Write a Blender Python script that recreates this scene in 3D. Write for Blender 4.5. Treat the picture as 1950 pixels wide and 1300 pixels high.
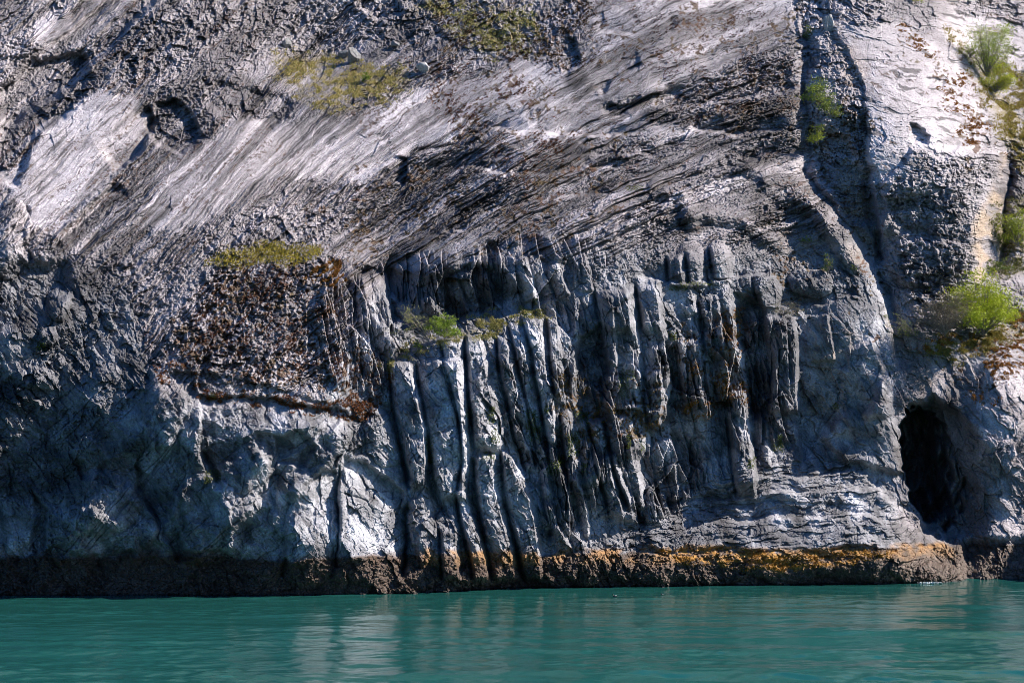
import bpy, math, time
import numpy as np
T0 = time.time()
R = math.radians
C = bpy.context.scene.collection
for o in list(bpy.data.objects): bpy.data.objects.remove(o)

# ------------------------------------------------------------------ camera, sky, sun, exposure
F, HOR, CAMZ = 2925.0, 886.0, 12.0          # focal length in photo pixels, horizon row, camera height (m)
cd = bpy.data.cameras.new("camera"); cam = bpy.data.objects.new("camera", cd); C.objects.link(cam)
cam.location = (0, 0, CAMZ); cam.rotation_euler = (R(90), 0, 0)
cd.sensor_width = 36; cd.lens = 36 * F / 1950; cd.shift_y = (HOR - 650) / 1950
cd.clip_start = 1; cd.clip_end = 5000
bpy.context.scene.camera = cam
SUN_DIR = np.array([0.78, 0.0, 0.62]); SUN_DIR /= np.linalg.norm(SUN_DIR)
w = bpy.data.worlds.new("World"); bpy.context.scene.world = w; w.use_nodes = True
nt = w.node_tree; bg = nt.nodes["Background"]; sky = nt.nodes.new("ShaderNodeTexSky")
sky.sky_type = 'NISHITA'; sky.sun_disc = False
sky.sun_elevation = math.asin(SUN_DIR[2]); sky.sun_rotation = math.atan2(SUN_DIR[0], SUN_DIR[1])
sky.air_density = 1.0; sky.dust_density = 0.4; sky.ozone_density = 2.0
hs = nt.nodes.new('ShaderNodeHueSaturation'); hs.inputs['Saturation'].default_value = 1.4; nt.links.new(sky.outputs[0], hs.inputs['Color']); tn = nt.nodes.new('ShaderNodeMixRGB'); tn.blend_type = 'MULTIPLY'; tn.inputs[0].default_value = 1; tn.inputs[2].default_value = (.80, .93, 1.22, 1); nt.links.new(hs.outputs[0], tn.inputs[1]); nt.links.new(tn.outputs[0], bg.inputs[0]); bg.inputs[1].default_value = 0.058
sd = bpy.data.lights.new("sun", 'SUN'); sun = bpy.data.objects.new("sun", sd); C.objects.link(sun)
sd.energy = 5.0; sd.angle = R(0.5); sd.color = (1.0, 0.89, 0.80)
from mathutils import Vector
sun.rotation_euler = Vector(SUN_DIR).to_track_quat('Z', 'Y').to_euler()
vs = bpy.context.scene.view_settings
vs.view_transform = 'Standard'; vs.look = 'None'; vs.exposure = 1.0
bpy.context.scene.cycles.filter_width = 0.8; vs.gamma = 1

# ------------------------------------------------------------------ noise
f32 = np.float32
def hsh(ix, iy, s):
    h = (ix.astype(np.int64) * 374761393 + iy.astype(np.int64) * 668265263 + s * 974634777) & 0xFFFFFFFF
    h = ((h ^ (h >> 13)) * 1274126177) & 0xFFFFFFFF
    h = ((h ^ (h >> 16)) * 2246822519) & 0xFFFFFFFF
    return ((h ^ (h >> 15)) & 0xFFFFFF).astype(f32) / f32(0xFFFFFF)
def noise(x, y, s=0):
    """value noise -1..1, lattice turned so that nothing lines up with the axes"""
    x, y = x * .8290 - y * .5592, x * .5592 + y * .8290
    ix = np.floor(x); iy = np.floor(y); fx = (x - ix).astype(f32); fy = (y - iy).astype(f32)
    fx = fx * fx * fx * (fx * (fx * 6 - 15) + 10); fy = fy * fy * fy * (fy * (fy * 6 - 15) + 10)
    a = hsh(ix, iy, s); b = hsh(ix + 1, iy, s); c = hsh(ix, iy + 1, s); d = hsh(ix + 1, iy + 1, s)
    return ((a + (b - a) * fx) * (1 - fy) + (c + (d - c) * fx) * fy) * 2 - 1
def fbm(x, y, lam, n, s=0, gain=0.5):
    t = 0; a = 1.0
    for i in range(n):
        t = t + a * noise(x / lam + 17.3 * i, y / lam - 9.1 * i, s + i); a *= gain; lam /= 2.03
    return t
def ridge(x, y, lam, n, s=0, gain=0.55):
    t = 0; a = 1.0
    for i in range(n):
        t = t + a * (1 - 2 * np.abs(noise(x / lam + 7.3 * i, y / lam, s + i))); a *= gain; lam /= 2.1
    return t
def facet(x, y, s, tilt=1.0, bx=0.0, by=0.0, hr=0.5, soft=None):
    """cells that are tilted planes; returns offset in cell units and border closeness"""
    ix = np.floor(x); iy = np.floor(y)
    best = np.full(x.shape, 9.0, f32); sec = np.full(x.shape, 9.0, f32); val = np.zeros(x.shape, f32)
    for dx in (-1, 0, 1):
        for dy in (-1, 0, 1):
            cx = ix + dx; cy = iy + dy
            px = (cx + 0.12 + 0.76 * hsh(cx, cy, s)); py = (cy + 0.12 + 0.76 * hsh(cx, cy, s + 1))
            rx = (x - px).astype(f32); ry = (y - py).astype(f32); d = rx * rx + ry * ry
            gx = (hsh(cx, cy, s + 2) * 2 - 1) * tilt + bx; gy = (hsh(cx, cy, s + 3) * 2 - 1) * tilt + by
            v = rx * gx + ry * gy + (hsh(cx, cy, s + 4) * 2 - 1) * hr
            m = d < best
            sec = np.where(m, best, np.minimum(sec, d)); val = np.where(m, v, val); best = np.where(m, d, best)
    return val, np.sqrt(sec) - np.sqrt(best)
def rot(x, y, a): c, s = math.cos(R(a)), math.sin(R(a)); return x * c + y * s, -x * s + y * c
def ss(t): t = np.clip(t, 0, 1); return t * t * (3 - 2 * t)

# ------------------------------------------------------------------ the grid of the cliff
STEP = 1.3
def axis(a, b, lo, hi, step, outer):
    mid = np.arange(a, b + step, step)
    L = np.arange(a - outer, lo, -outer)[::-1]; Rr = np.arange(mid[-1] + outer, hi, outer)
    return np.concatenate([L, mid, Rr])
us = axis(-20, 1970, -500, 2500, STEP, 6.0)
vs_ = axis(-20, 1165, -420, 1200, STEP, 6.0)
U, V = np.meshgrid(us.astype(f32), vs_.astype(f32)); NV, NU = U.shape
wn1 = fbm(U, V, 70, 3, 1); wn2 = fbm(U, V, 70, 3, 11)
UW = U + 7 * wn1 + 2.0 * noise(U / 9, V / 9, 21); VW = V + 7 * wn2 + 2.0 * noise(U / 9, V / 9, 22)

def WL(u): return np.interp(u, [-500,0,200,500,640,900,1000,1200,1500,1700,1850,2500],[1134,1133,1132.6,1132.4,1132,1123,1118,1117,1112,1110,1104.5,1104])
def wd(row): return CAMZ * F / (row - HOR)

# large form: (u, v, distance)
K = []
def col(u, *pairs):
    K.append((u, 1180, wd(float(WL(u))) - .3)); K.append((u, float(WL(u)), wd(float(WL(u)))))
    for v, d in pairs: K.append((u, v, d))
col(-480,(900,143),(600,148),(300,165),(0,195),(-400,250))
col(0,(1000,143.2),(850,143.2),(700,144),(560,146.5),(400,156),(200,173),(0,193),(-400,250))
col(150,(1040,143),(950,143.1),(850,143.3),(700,145.0),(560,148.6),(400,158),(200,174),(0,194))
col(300,(1040,142.6),(900,142.4),(760,142.0),(600,149),(480,155),(300,167),(150,180),(0,194),(-400,245))
col(450,(1040,142.3),(900,141.9),(770,141.4),(700,144.2),(600,149),(490,155),(300,169),(0,198))
col(560,(1050,142.3),(900,142.1),(780,141.4),(720,145))
col(620,(1050,143.2),(930,143.8),(790,143),(720,146),(600,150),(480,157),(440,162),(300,174),(205,181),(110,196),(0,204),(-400,260))
col(720,(1050,146),(900,147),(750,149),(600,154.5),(480,161),(300,175),(190,184),(110,194),(0,203))
col(850,(1050,147.6),(850,148.6),(680,150.2),(640,152.6),(600,155.3),(510,156.5),(470,160),(300,175),(150,188),(0,203),(-400,255))
col(1000,(1060,151),(850,152),(640,153.5),(580,156.5),(500,158.2),(450,161.5),(300,172),(150,187),(0,201))
col(1150,(1040,152.8),(960,154),(800,155.5),(600,157.5),(500,160),(440,163),(300,174),(150,186),(0,199),(-400,250))
col(1300,(1055,154),(960,158.5),(800,160),(600,161.5),(500,163.5),(400,168),(300,175),(150,186),(0,199))
col(1450,(1060,155),(970,158.6),(900,161.6),(860,164.6),(800,165),(600,165),(520,167),(400,171),(300,177),(150,187),(0,201),(-400,250))
col(1530,(1060,155.6),(965,159),(895,162.6),(862,166.8),(800,167.6),(600,168.2),(500,170.7),(400,174.5),(300,179),(150,187.6),(0,200.5))
col(1610,(1060,156),(960,159.8),(895,163.8),(860,166.2),(800,166.5),(600,167.2),(500,170.6),(400,173.5),(300,176.8),(150,185.6),(0,199))
col(1700,(1060,157),(960,162.6),(915,165.4),(850,166.8),(760,167),(600,170.6),(450,174.6),(370,174.5),(250,178.5),(120,189),(0,201),(-400,250))
col(1790,(1060,164),(960,168),(850,169),(700,170),(600,172),(430,174),(300,177.5),(150,190.5),(0,206))
col(1850,(1040,165),(850,166),(740,168.3),(700,170.3),(640,172.5),(560,173.5),(430,176),(300,181),(150,197),(0,212))
col(1890,(1040,163.6),(850,164.2),(740,167),(690,170))
col(1960,(1040,165.6),(850,166.6),(740,169.5),(640,175),(560,178),(430,184),(300,191),(150,205),(0,222),(-400,280))
col(2250,(1040,169),(800,172),(600,178),(400,188),(200,206),(0,226))
col(2480,(1000,153),(700,158),(400,185),(0,226),(-400,280))
K = np.array(K, float)
def tps_fit(P, z, reg=2e-4):
    n = len(P); d2 = ((P[:, None] - P[None]) ** 2).sum(-1); Kk = np.where(d2 > 0, d2 * np.log(d2 + 1e-12) * .5, 0) + np.eye(n) * reg
    A = np.zeros((n + 3, n + 3)); A[:n, :n] = Kk; A[:n, n] = 1; A[:n, n + 1:] = P; A[n:, :n] = A[:n, n:].T
    return np.linalg.solve(A, np.r_[z, 0, 0, 0])
Pk = K[:, :2] / 500; coef = tps_fit(Pk, K[:, 2])
cu = np.linspace(us[0], us[-1], 260); cv = np.linspace(vs_[0], vs_[-1], 170)
CU, CV = np.meshgrid(cu, cv); Q = np.stack([CU.ravel(), CV.ravel()], 1) / 500
d2 = ((Q[:, None] - Pk[None]) ** 2).sum(-1)
cz = (np.where(d2 > 0, d2 * np.log(d2 + 1e-12) * .5, 0) @ coef[:len(Pk)] + coef[-3] + Q @ coef[-2:]).reshape(CU.shape)
def bil(Z, gu, gv, u, v):
    a = np.clip((u - gu[0]) / (gu[1] - gu[0]), 0, len(gu) - 1.001); b = np.clip((v - gv[0]) / (gv[1] - gv[0]), 0, len(gv) - 1.001)
    i = a.astype(int); j = b.astype(int); fa = a - i; fb = b - j
    return (Z[j, i] * (1 - fa) + Z[j, i + 1] * fa) * (1 - fb) + (Z[j + 1, i] * (1 - fa) + Z[j + 1, i + 1] * fa) * fb
D = bil(cz, cu, cv, U, V).astype(f32)
BASE = D.copy()
print('base', time.time() - T0)

# ------------------------------------------------------------------ local sculpting tools (all in photo pixels, metres of depth)
def win(u0, u1, v0, v1):
    a, b = np.searchsorted(us, [u0, u1]); c, d = np.searchsorted(vs_, [v0, v1]); return slice(c, d), slice(a, b)
def mask(poly, soft=6, warp=1.0):
    """soft inside-mask of a polygon with a rugged edge"""
    P = np.array(poly, float); pad = soft + 22
    sl = win(P[:, 0].min() - pad, P[:, 0].max() + pad, P[:, 1].min() - pad, P[:, 1].max() + pad)
    x = U[sl] + warp * (UW[sl] - U[sl]); y = V[sl] + warp * (VW[sl] - V[sl])
    dist = np.full(x.shape, 1e9, f32); ins = np.zeros(x.shape, bool)
    for i in range(len(P)):
        ax, ay = P[i]; bx, by = P[(i + 1) % len(P)]; ex, ey = bx - ax, by - ay
        t = np.clip(((x - ax) * ex + (y - ay) * ey) / (ex * ex + ey * ey + 1e-9), 0, 1)
        dist = np.minimum(dist, np.hypot(x - ax - t * ex, y - ay - t * ey))
        c = ((ay > y) != (by > y)) & (x < (bx - ax) * (y - ay) / (by - ay + 1e-9) + ax); ins ^= c
    out = np.zeros(U.shape, f32); out[sl] = ss(.5 + np.where(ins, dist, -dist) / (2 * soft)); return out
def pline(pts, pad, warp=1.0):
    """window, distance, signed side (+ = left hand of travel as seen, i.e. smaller when..), 0..1 along"""
    P = np.array(pts, float)
    sl = win(P[:, 0].min() - pad, P[:, 0].max() + pad, P[:, 1].min() - pad, P[:, 1].max() + pad)
    x = U[sl] + warp * (UW[sl] - U[sl]); y = V[sl] + warp * (VW[sl] - V[sl])
    seg = np.hypot(np.diff(P[:, 0]), np.diff(P[:, 1])); cum = np.r_[0, np.cumsum(seg)]; L = cum[-1]
    best = np.full(x.shape, 1e9, f32); sd_ = np.zeros(x.shape, f32); al = np.zeros(x.shape, f32)
    for i in range(len(P) - 1):
        ax, ay = P[i]; ex, ey = P[i + 1] - P[i]
        t = np.clip(((x - ax) * ex + (y - ay) * ey) / (seg[i] ** 2 + 1e-9), 0, 1)
        rx = x - ax - t * ex; ry = y - ay - t * ey; d = np.hypot(rx, ry); m = d < best
        cr = (ex * ry - ey * rx)
        sd_ = np.where(m, np.sign(cr), sd_); al = np.where(m, (cum[i] + t * seg[i]) / L, al); best = np.where(m, d, best)
    return sl, best, sd_, al, L
def taper(al, L, e=.12): return ss(al / e) * ss((1 - al) / e)
def fin(pts, wl, wr, h, warp=.4, e=.08):
    """ridge drawn downwards: slow slope on its left, sharp lit drop on its right"""
    global D
    sl, d, s, al, L = pline(pts, max(wl, wr) + 8, warp)
    left = s > 0          # travelling down, left of picture
    prof = np.where(left, 1 - np.clip(d / wl, 0, 1) ** 1.5, np.clip(1 - d / wr, 0, 1))
    # keep the drop a real step: right of the ridge the rock stays lower by part of h
    wob = .9 + .16 * noise(al * L / 26, al * 0, int(pts[0][0])) + .12 * noise(U[sl] / 12, V[sl] / 20, int(pts[0][1]) % 97)
    D[sl] -= h * prof * taper(al, L, e) * wob
def groove(pts, w, h, warp=.8, e=.15):
    global D
    sl, d, s, al, L = pline(pts, w * 3 + 6, warp); D[sl] += h * np.exp(-(d / w) ** 1.3) * taper(al, L, e)
def step(pts, h, wst, fade, warp=.9, e=.12):
    """left side of travel (seen) drops back by h within wst px and eases back over fade px"""
    global D
    sl, d, s, al, L = pline(pts, fade + 8, warp)
    sg = d * s
    D[sl] += h * ss(sg / wst) * np.clip(1 - sg / fade, 0, 1) * (sg > 0) * taper(al, L, e)
def lump(u, v, ru, rv, h, ang=0, p=2.0):
    global D
    r = max(ru, rv) * 1.3; sl = win(u - r - 8, u + r + 8, v - r - 8, v + r + 8)
    x = UW[sl] - u; y = VW[sl] - v; c, s = math.cos(R(ang)), math.sin(R(ang))
    a = (x * c + y * s) / ru; b = (-x * s + y * c) / rv; q = np.clip(1 - (a * a + b * b), 0, 1)
    D[sl] -= h * q ** (1 / p)

def pillar(rows, h, k=.8, pw=.7, top=16, bot=20):
    """an upright rib between a left and a right outline: slow rise from the left, sharp drop on the right"""
    global D
    R_ = np.array(rows, float); v0, v1 = R_[0, 0], R_[-1, 0]; sl = win(R_[:, 1].min() - 12, R_[:, 2].max() + 12, v0 - 12, v1 + 12)
    x = U[sl] + .2 * (UW[sl] - U[sl]); y = V[sl] + .5 * (VW[sl] - V[sl])
    l = np.interp(y, R_[:, 0], R_[:, 1]); r = np.interp(y, R_[:, 0], R_[:, 2]); t = (x - l) / (r - l)
    p = np.where(t < k, np.where(t < .2, np.clip(t / .2, 0, 1) * .84, np.where(t < .5, .84 + .16 * (t - .2) / .3, 1 - .10 * (t - .5) / (k - .5))), np.clip((1 - t) / (1 - k), 0, 1)) * (t > 0) * (t < 1)
    e = np.sqrt(ss((y - v0) / top)) * ss((v1 - y) / bot)
    D[sl] -= h * p * e * (1 + .12 * noise(x / 17, y / 30, int(v0)))
    D[sl] += .8 * np.exp(-((x - l) / 3.2) ** 2) * ss((y - v0) / 20) * ss((v1 - y) / 20)
exec_sections = []
# ---- regions ------------------------------------------------------
REG = {
 'slab_left': [(190,165),(265,190),(292,235),(272,290),(212,335),(150,400),(100,452),(52,430),(30,385),(0,345),(75,235),(130,200)],
 'slab_top': [(70,40),(135,15),(140,60),(95,88),(60,85)],
 'slab_mid': [(255,425),(300,350),(350,300),(400,262),(450,222),(560,240),(700,215),(760,250),(640,310),(520,330),(420,400),(330,440)],
 'slab_streak': [(600,262),(700,205),(800,165),(1000,115),(1090,135),(1200,225),(1240,255),(1100,262),(930,235),(840,262),(700,345),(560,335)],
 'slab_upper': [(1125,30),(1260,-20),(1510,-20),(1525,60),(1430,105),(1280,180),(1150,190),(1090,140),(1160,90)],
 'slab_low': [(1080,140),(1160,195),(1240,235),(1420,262),(1300,262),(1200,240)],
 'slab_right': [(1600,55),(1700,40),(1780,70),(1850,150),(1885,235),(1872,290),(1800,300),(1745,285),(1700,340),(1668,330),(1650,230),(1630,150)],
 'slab_far': [(1775,40),(1850,30),(1960,60),(1960,150),(1880,110),(1830,90)],
 'dome': [(1815,690),(1880,655),(1960,640),(1960,1050),(1870,1050),(1850,900),(1840,760)],
 'face_left': [(262,700),(300,690),(400,742),(560,770),(645,790),(640,900),(590,920),(545,1050),(340,1060),(280,900)],
 'face_west': [(-20,880),(270,860),(330,1060),(-20,1070)],
 'boulder_a': [(650,860),(640,900),(645,1000),(640,1080),(530,1070),(545,990),(585,920)],
 'boulder_b': [(655,865),(700,880),(760,930),(775,980),(770,1060),(760,1120),(640,1100),(645,960)],
 'pillars': [(730,710),(800,680),(940,630),(1010,600),(1040,640),(1060,860),(1030,1100),(760,1110),(780,950),(720,800)],
 'wall_right': [(1515,600),(1600,590),(1690,680),(1700,760),(1740,960),(1640,900),(1500,880),(1510,760)],
 'cave_wall': [(1690,560),(1760,640),(1810,700),(1870,850),(1880,1060),(1800,1060),(1760,1000),(1700,860)],
}
SM = np.zeros(U.shape, f32)                      # smoothness
for k, p in REG.items(): SM = np.maximum(SM, mask(p, 11 if k in ('slab_mid','slab_streak','slab_upper','slab_low','slab_right') else 8, 1.5) * (0.75 if k in ('pillars','boulder_b','boulder_a','wall_right','cave_wall','dome') else .3 if k in ('face_left','face_west') else .9))
FL = mask([(960,610),(1050,580),(1180,560),(1230,600),(1300,610),(1420,590),(1500,610),(1510,830),(1420,870),(1300,960),(1210,1010),(1110,1030),(1030,1000),(990,880),(950,760)], 15)   # thin flutes
FL = np.maximum(FL, mask([(720,500),(830,480),(1000,455),(1130,450),(1170,510),(1050,580),(940,600),(880,620),(740,560)], 10) * .9)
FL *= .3 + .7 * ss(.55 + 1.5 * noise(U / 85, V / 75, 990) + .6 * ss((1060 - U) / 60))
FL = np.maximum(FL, mask([(620,500),(720,510),(760,600),(740,670),(720,760),(640,740),(600,640)], 12) * .7)
VB = np.interp(U, [-500,0,240,300,600,660,740,1050,1200,1500,1690,1760,1840,2500], [440,470,540,740,760,640,500,450,470,470,420,640,660,640]).astype(f32) + 10 * wn1
UP = ss((VB + 20 - V) / 60)                           # laid-back upper slope
DG = mask([(560,340),(760,260),(1000,200),(1240,240),(1530,190),(1560,440),(1400,470),(1150,430),(900,470),(640,500),(420,470)], 20)  # diagonal strata
SH = mask([(1180,960),(1300,950),(1400,890),(1620,870),(1700,960),(1770,1040),(1790,1075),(1200,1075)], 10)   # low shelf
TIDE_Z = 3.6
exec_sections.append(time.time() - T0)

# ------------------------------------------------------------------ broad sculpting: ledges, buttresses, gullies, cave
EXEC = True
# big diagonal gully lines, upper left
step([(330,-20),(250,60),(180,130),(90,200),(0,270)], 3.0, 14, 110)
step([(0,105),(60,100),(150,40),(200,0)], 1.2, 8, 60)
lump(120,170,70,36,1.2,-38)
D += mask([(60,120),(150,100),(175,150),(120,220),(70,250),(0,240),(0,160)], 10) * 2.4
D += mask([(0,240),(70,255),(50,300),(30,350),(-20,360)], 8) * 1.8
step([(285,190),(300,235),(275,290),(215,335)], 2.4, 9, 80)
D += mask([(296,200),(330,190),(370,215),(388,258),(340,292),(300,280),(282,240)], 6) * 2.0
D += mask([(380,150),(440,160),(560,200),(520,250),(430,215),(390,190)], 8) * 1.2
step([(100,452),(160,400),(215,335)], 1.6, 9, 60)
step([(60,390),(50,440),(65,500)], 1.2, 8, 40)
D += mask([(-20,540),(30,500),(120,500),(140,560),(70,600),(-20,640)], 14) * 2.2
lump(22,455,36,80,1.8)
lump(115,575,28,38,1.6); lump(90,640,22,22,1.2); lump(70,720,45,22,1.0)
D += mask([(62,930),(84,960),(90,1050),(66,1060),(56,990)], 4, 1.4) * 1.2
groove([(395,860),(410,900),(425,915)], 8, 1.0, 1.2)
D += mask([(262,880),(290,900),(318,960),(350,1020),(372,1064),(345,1062),(300,1000),(270,940)], 5, 1.5) * 1.5

# left face block: crest and its overhanging shadow side
step([(375,745),(378,700),(385,670)], .7, 8, 40)
step([(290,700),(375,705),(380,742),(500,752),(640,772),(700,800)], 1.4, 8, 55)
lump(330,890,60,90,.9); lump(390,990,80,90,1.3,10); lump(470,900,45,60,1.3,20)
lump(470,1000,70,60,.8); lump(190,960,80,60,1.3,-20); lump(560,960,36,70,.9,20); lump(520,850,42,28,-1.0); lump(160,1000,60,40,.9)
groove([(390,860),(420,900),(440,910)], 8, .9); groove([(500,700),(505,760),(498,800)], 3, .5)
groove([(540,1060),(535,1100)], 6, 1.0); lump(30,1000,40,60,.8)
LLW = mask([(-30,700),(250,690),(380,750),(640,790),(650,880),(545,1000),(530,1075),(-30,1075)], 20)
la, lb = rot(UW + .6 * (UW - U), VW + .6 * (VW - V), -46)
D -= LLW * (ridge(la / 2.1, lb, 95, 3, 150, .5) * .5 + ridge(la, lb / 1.8, 60, 2, 156, .5) * .35)
D += mask([(378,700),(640,770),(640,800),(560,860),(500,830),(470,900),(385,880)], 4, .8) * .55
D += mask([(515,825),(560,815),(600,850),(585,885),(530,890)], 4, 1.2) * 1.3
D -= mask([(425,880),(480,860),(520,900),(515,960),(450,1000),(420,950)], 5, 1.2) * .7
D -= mask([(340,930),(400,900),(440,950),(455,1040),(360,1050)], 5, 1.2) * .6
D -= mask([(290,700),(330,690),(345,760),(330,850),(280,850),(265,770)], 5, 1.2) * .6
D -= mask([(80,940),(170,900),(280,930),(300,1030),(200,1060),(90,1050)], 6, 1.4) * .8
lump(210,960,70,46,.7,-38,1.4); lump(150,1010,60,40,.6,-38,1.4); lump(300,1000,50,44,.6,-38,1.4)
# boulders at the foot
lump(600,1000,62,120,1.6,8,1.6); lump(705,990,75,130,1.5,0,1.8)
groove([(652,860),(640,940),(648,1010),(640,1090)], 4, 1.6); groove([(778,950),(775,1020),(768,1110)], 5, 2.2)
lump(805,1000,26,80,1.5,-3,1.6); lump(850,1030,26,70,.8)
groove([(650,880),(690,900),(700,925),(690,950)],2.5,.4); groove([(640,935),(700,950),(720,975)],2,.35)
D += mask(REG['boulder_a'], 6) * (ss((1050 - V) / 180) * 1.3 + np.clip((U - 590) / 60, -1, 1) * .75) + mask(REG['boulder_b'], 6) * (ss((1050 - V) / 180) * 1.3 + np.clip((U - 710) / 70, -1, 1) * .7)
# crest above the boulders
fin([(640,800),(660,820),(650,860),(640,900)], 40, 12, 1.4)
lump(730,830,34,60,1.2,-12)
# pillars: fins (slow slope to the left, sharp bright edge to the right)
pillar([(690,738,785),(760,745,801),(815,755,817),(870,765,819),(935,778,812)], 2.0)
pillar([(684,792,884),(730,797,888),(780,806,893),(830,816,896),(900,822,893),(960,838,890)], 1.6, .8)
groove([(838,690),(850,730),(862,780),(880,830)], 3, .9)
pillar([(646,836,880),(700,846,886),(755,862,893),(818,876,896),(880,880,897),(950,868,892)], .9, .78)
pillar([(636,884,916),(694,886,936),(755,893,949),(801,897,958),(865,902,963)], 1.7, .72)
pillar([(735,890,922),(790,893,930),(850,896,938)], .8, .6)
pillar([(1000,836,876),(1050,838,876),(1112,842,880)], 1.3, .75)
pillar([(935,866,892),(997,878,912),(1056,892,930),(1112,900,938)], 1.8, .72)
pillar([(862,900,946),(930,904,952),(986,914,968),(1049,926,983),(1112,936,1000)], 2.1, .74)
pillar([(856,952,966),(912,956,1004),(945,960,1015),(997,970,1026),(1056,986,1033),(1112,1000,1038)], 2.0, .8)
pillar([(640,944,966),(700,950,984),(760,962,1004),(830,976,1020),(905,1002,1036)], 1.2, .7)
pillar([(612,966,990),(700,986,1012),(780,1004,1028),(860,1021,1042)], 1.1, .7)
pillar([(598,992,1037),(668,1010,1037),(708,1016,1043),(768,1027,1057),(830,1038,1061),(905,1050,1069)], 1.6, .78)
pillar([(600,1040,1062),(680,1046,1072),(760,1056,1084)], 1.0, .7)
pillar([(780,1066,1090),(850,1070,1098),(930,1082,1108)], 1.1, .7)
pillar([(555,1130,1203),(601,1135,1206),(640,1150,1208)], 1.6, .86)
pillar([(715,1145,1216),(760,1150,1219),(782,1152,1221)], 1.5, .86, bot=5)
pillar([(790,1150,1200),(850,1160,1222),(900,1170,1226),(975,1196,1230)], 1.6, .8)
pillar([(800,1120,1148),(870,1130,1166),(940,1150,1180),(995,1160,1196)], 1.3, .75)
pillar([(700,1222,1262),(760,1224,1266),(815,1232,1258)], 1.7, .8, bot=6)
pillar([(540,1210,1255),(590,1216,1262),(640,1222,1268)], 1.3, .8)
pillar([(640,1285,1330),(700,1290,1338),(780,1300,1345)], 1.4, .8)
pillar([(560,1330,1372),(620,1335,1380),(690,1345,1390)], 1.3, .8)
pillar([(480,1268,1300),(520,1272,1306),(545,1276,1310)], 1.2, .75, bot=5)
pillar([(478,1306,1340),(520,1310,1346),(545,1314,1350)], 1.2, .75, bot=5)
pillar([(465,1350,1384),(500,1354,1392),(530,1358,1398)], 1.3, .75, bot=5)
pillar([(520,1430,1480),(560,1436,1490),(590,1450,1486)], 1.6, .75, bot=5)
pillar([(745,1380,1420),(800,1384,1428),(880,1392,1436),(950,1404,1444)], 1.9, .84)
fin([(1030,842),(1045,931),(1056,997),(1093,1056)], 22, 7, 1.2); fin([(1078,879),(1086,949),(1097,1005),(1115,1050)], 20, 7, 1.1)
fin([(1097,905),(1115,960),(1119,1027)], 16, 6, 1.0); fin([(1167,860),(1180,900),(1196,945),(1204,997)], 40, 8, 1.5)
fin([(1130,880),(1148,940),(1160,990)], 22, 6, 1.0); fin([(1200,850),(1222,930),(1226,975)], 22, 8, 1.2)
fin([(1201,534),(1204,601),(1217,701),(1225,801),(1222,880)], 60, 8, 2.0); fin([(1160,560),(1165,620),(1175,700)], 26, 6, 1.0)
fin([(1270,690),(1268,760),(1262,800)], 40, 7, 1.5); fin([(1255,530),(1262,600),(1270,650)], 24, 6, 1.0)
fin([(1285,880),(1292,930),(1300,950)], 20, 6, 1.0); fin([(1340,640),(1348,720),(1352,800)], 34, 7, 1.2)
fin([(1385,520),(1392,600),(1400,680)], 30, 6, 1.2); fin([(1310,510),(1320,560),(1325,600)], 26, 6, 1.0)
fin([(1415,741),(1424,788),(1429,865),(1440,930)], 46, 8, 2.0); fin([(1455,800),(1462,850),(1462,890)], 20, 6, .9)
fin([(1507,598),(1510,641),(1515,721),(1519,790)], 90, 7, 2.0, .5); fin([(1510,800),(1519,845),(1522,880)], 26, 6, .9)
fin([(1575,592),(1580,640),(1585,690)], 56, 6, .9, .5); fin([(1655,640),(1670,680),(1690,740),(1695,800)], 60, 8, 1.5)
fin([(1545,870),(1556,900)],14,5,.5)
# crevices between the pillars
groove([(722,760),(748,800),(765,860),(775,930)], 8, 2.0); groove([(824,840),(815,900),(835,960),(870,990)], 6, 1.2)
groove([(905,930),(915,1000),(945,1080)], 8, 1.0)
groove([(1010,860),(1025,900),(1035,960),(1045,1040)], 6, 1.5); groove([(1225,720),(1235,800),(1245,860)], 6, 1.0)
D += mask([(1100,640),(1135,620),(1155,700),(1160,800),(1110,800),(1096,720)], 6) * 1.6
D += mask([(1225,745),(1262,750),(1268,800),(1240,830),(1222,800)], 5) * -1.2
D += mask([(1405,560),(1455,590),(1470,700),(1462,790),(1432,800),(1410,720)], 7) * 2.0
D += mask([(1600,700),(1640,690),(1690,740),(1680,830),(1600,820)], 12) * -.6
D += mask([(1570,830),(1600,790),(1640,800),(1680,730),(1700,790),(1720,900),(1620,880)], 10) * -1.4
# ledge behind the pillars, wall above it
step([(1045,592),(950,612),(880,645),(800,672),(735,712)], 2.6, 24, 85, .5)
D += mask([(722,520),(800,530),(900,500),(960,520),(1000,560),(960,585),(880,610),(790,650),(745,600)], 9) * 1.6
fin([(690,520),(710,600),(740,650),(765,672)], 30, 14, 2.0); fin([(815,560),(830,590),(842,610)], 22, 5, .9)
fin([(868,520),(880,570),(890,600)], 22, 5, .9); fin([(925,520),(940,560),(955,590)], 20, 5, .9); fin([(1000,490),(1015,540),(1022,575)], 24, 5, 1.1)
fin([(1060,500),(1075,540),(1085,565)], 24, 5, 1.0); fin([(1110,480),(1125,520),(1128,560)], 24, 5, 1.0)
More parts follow.
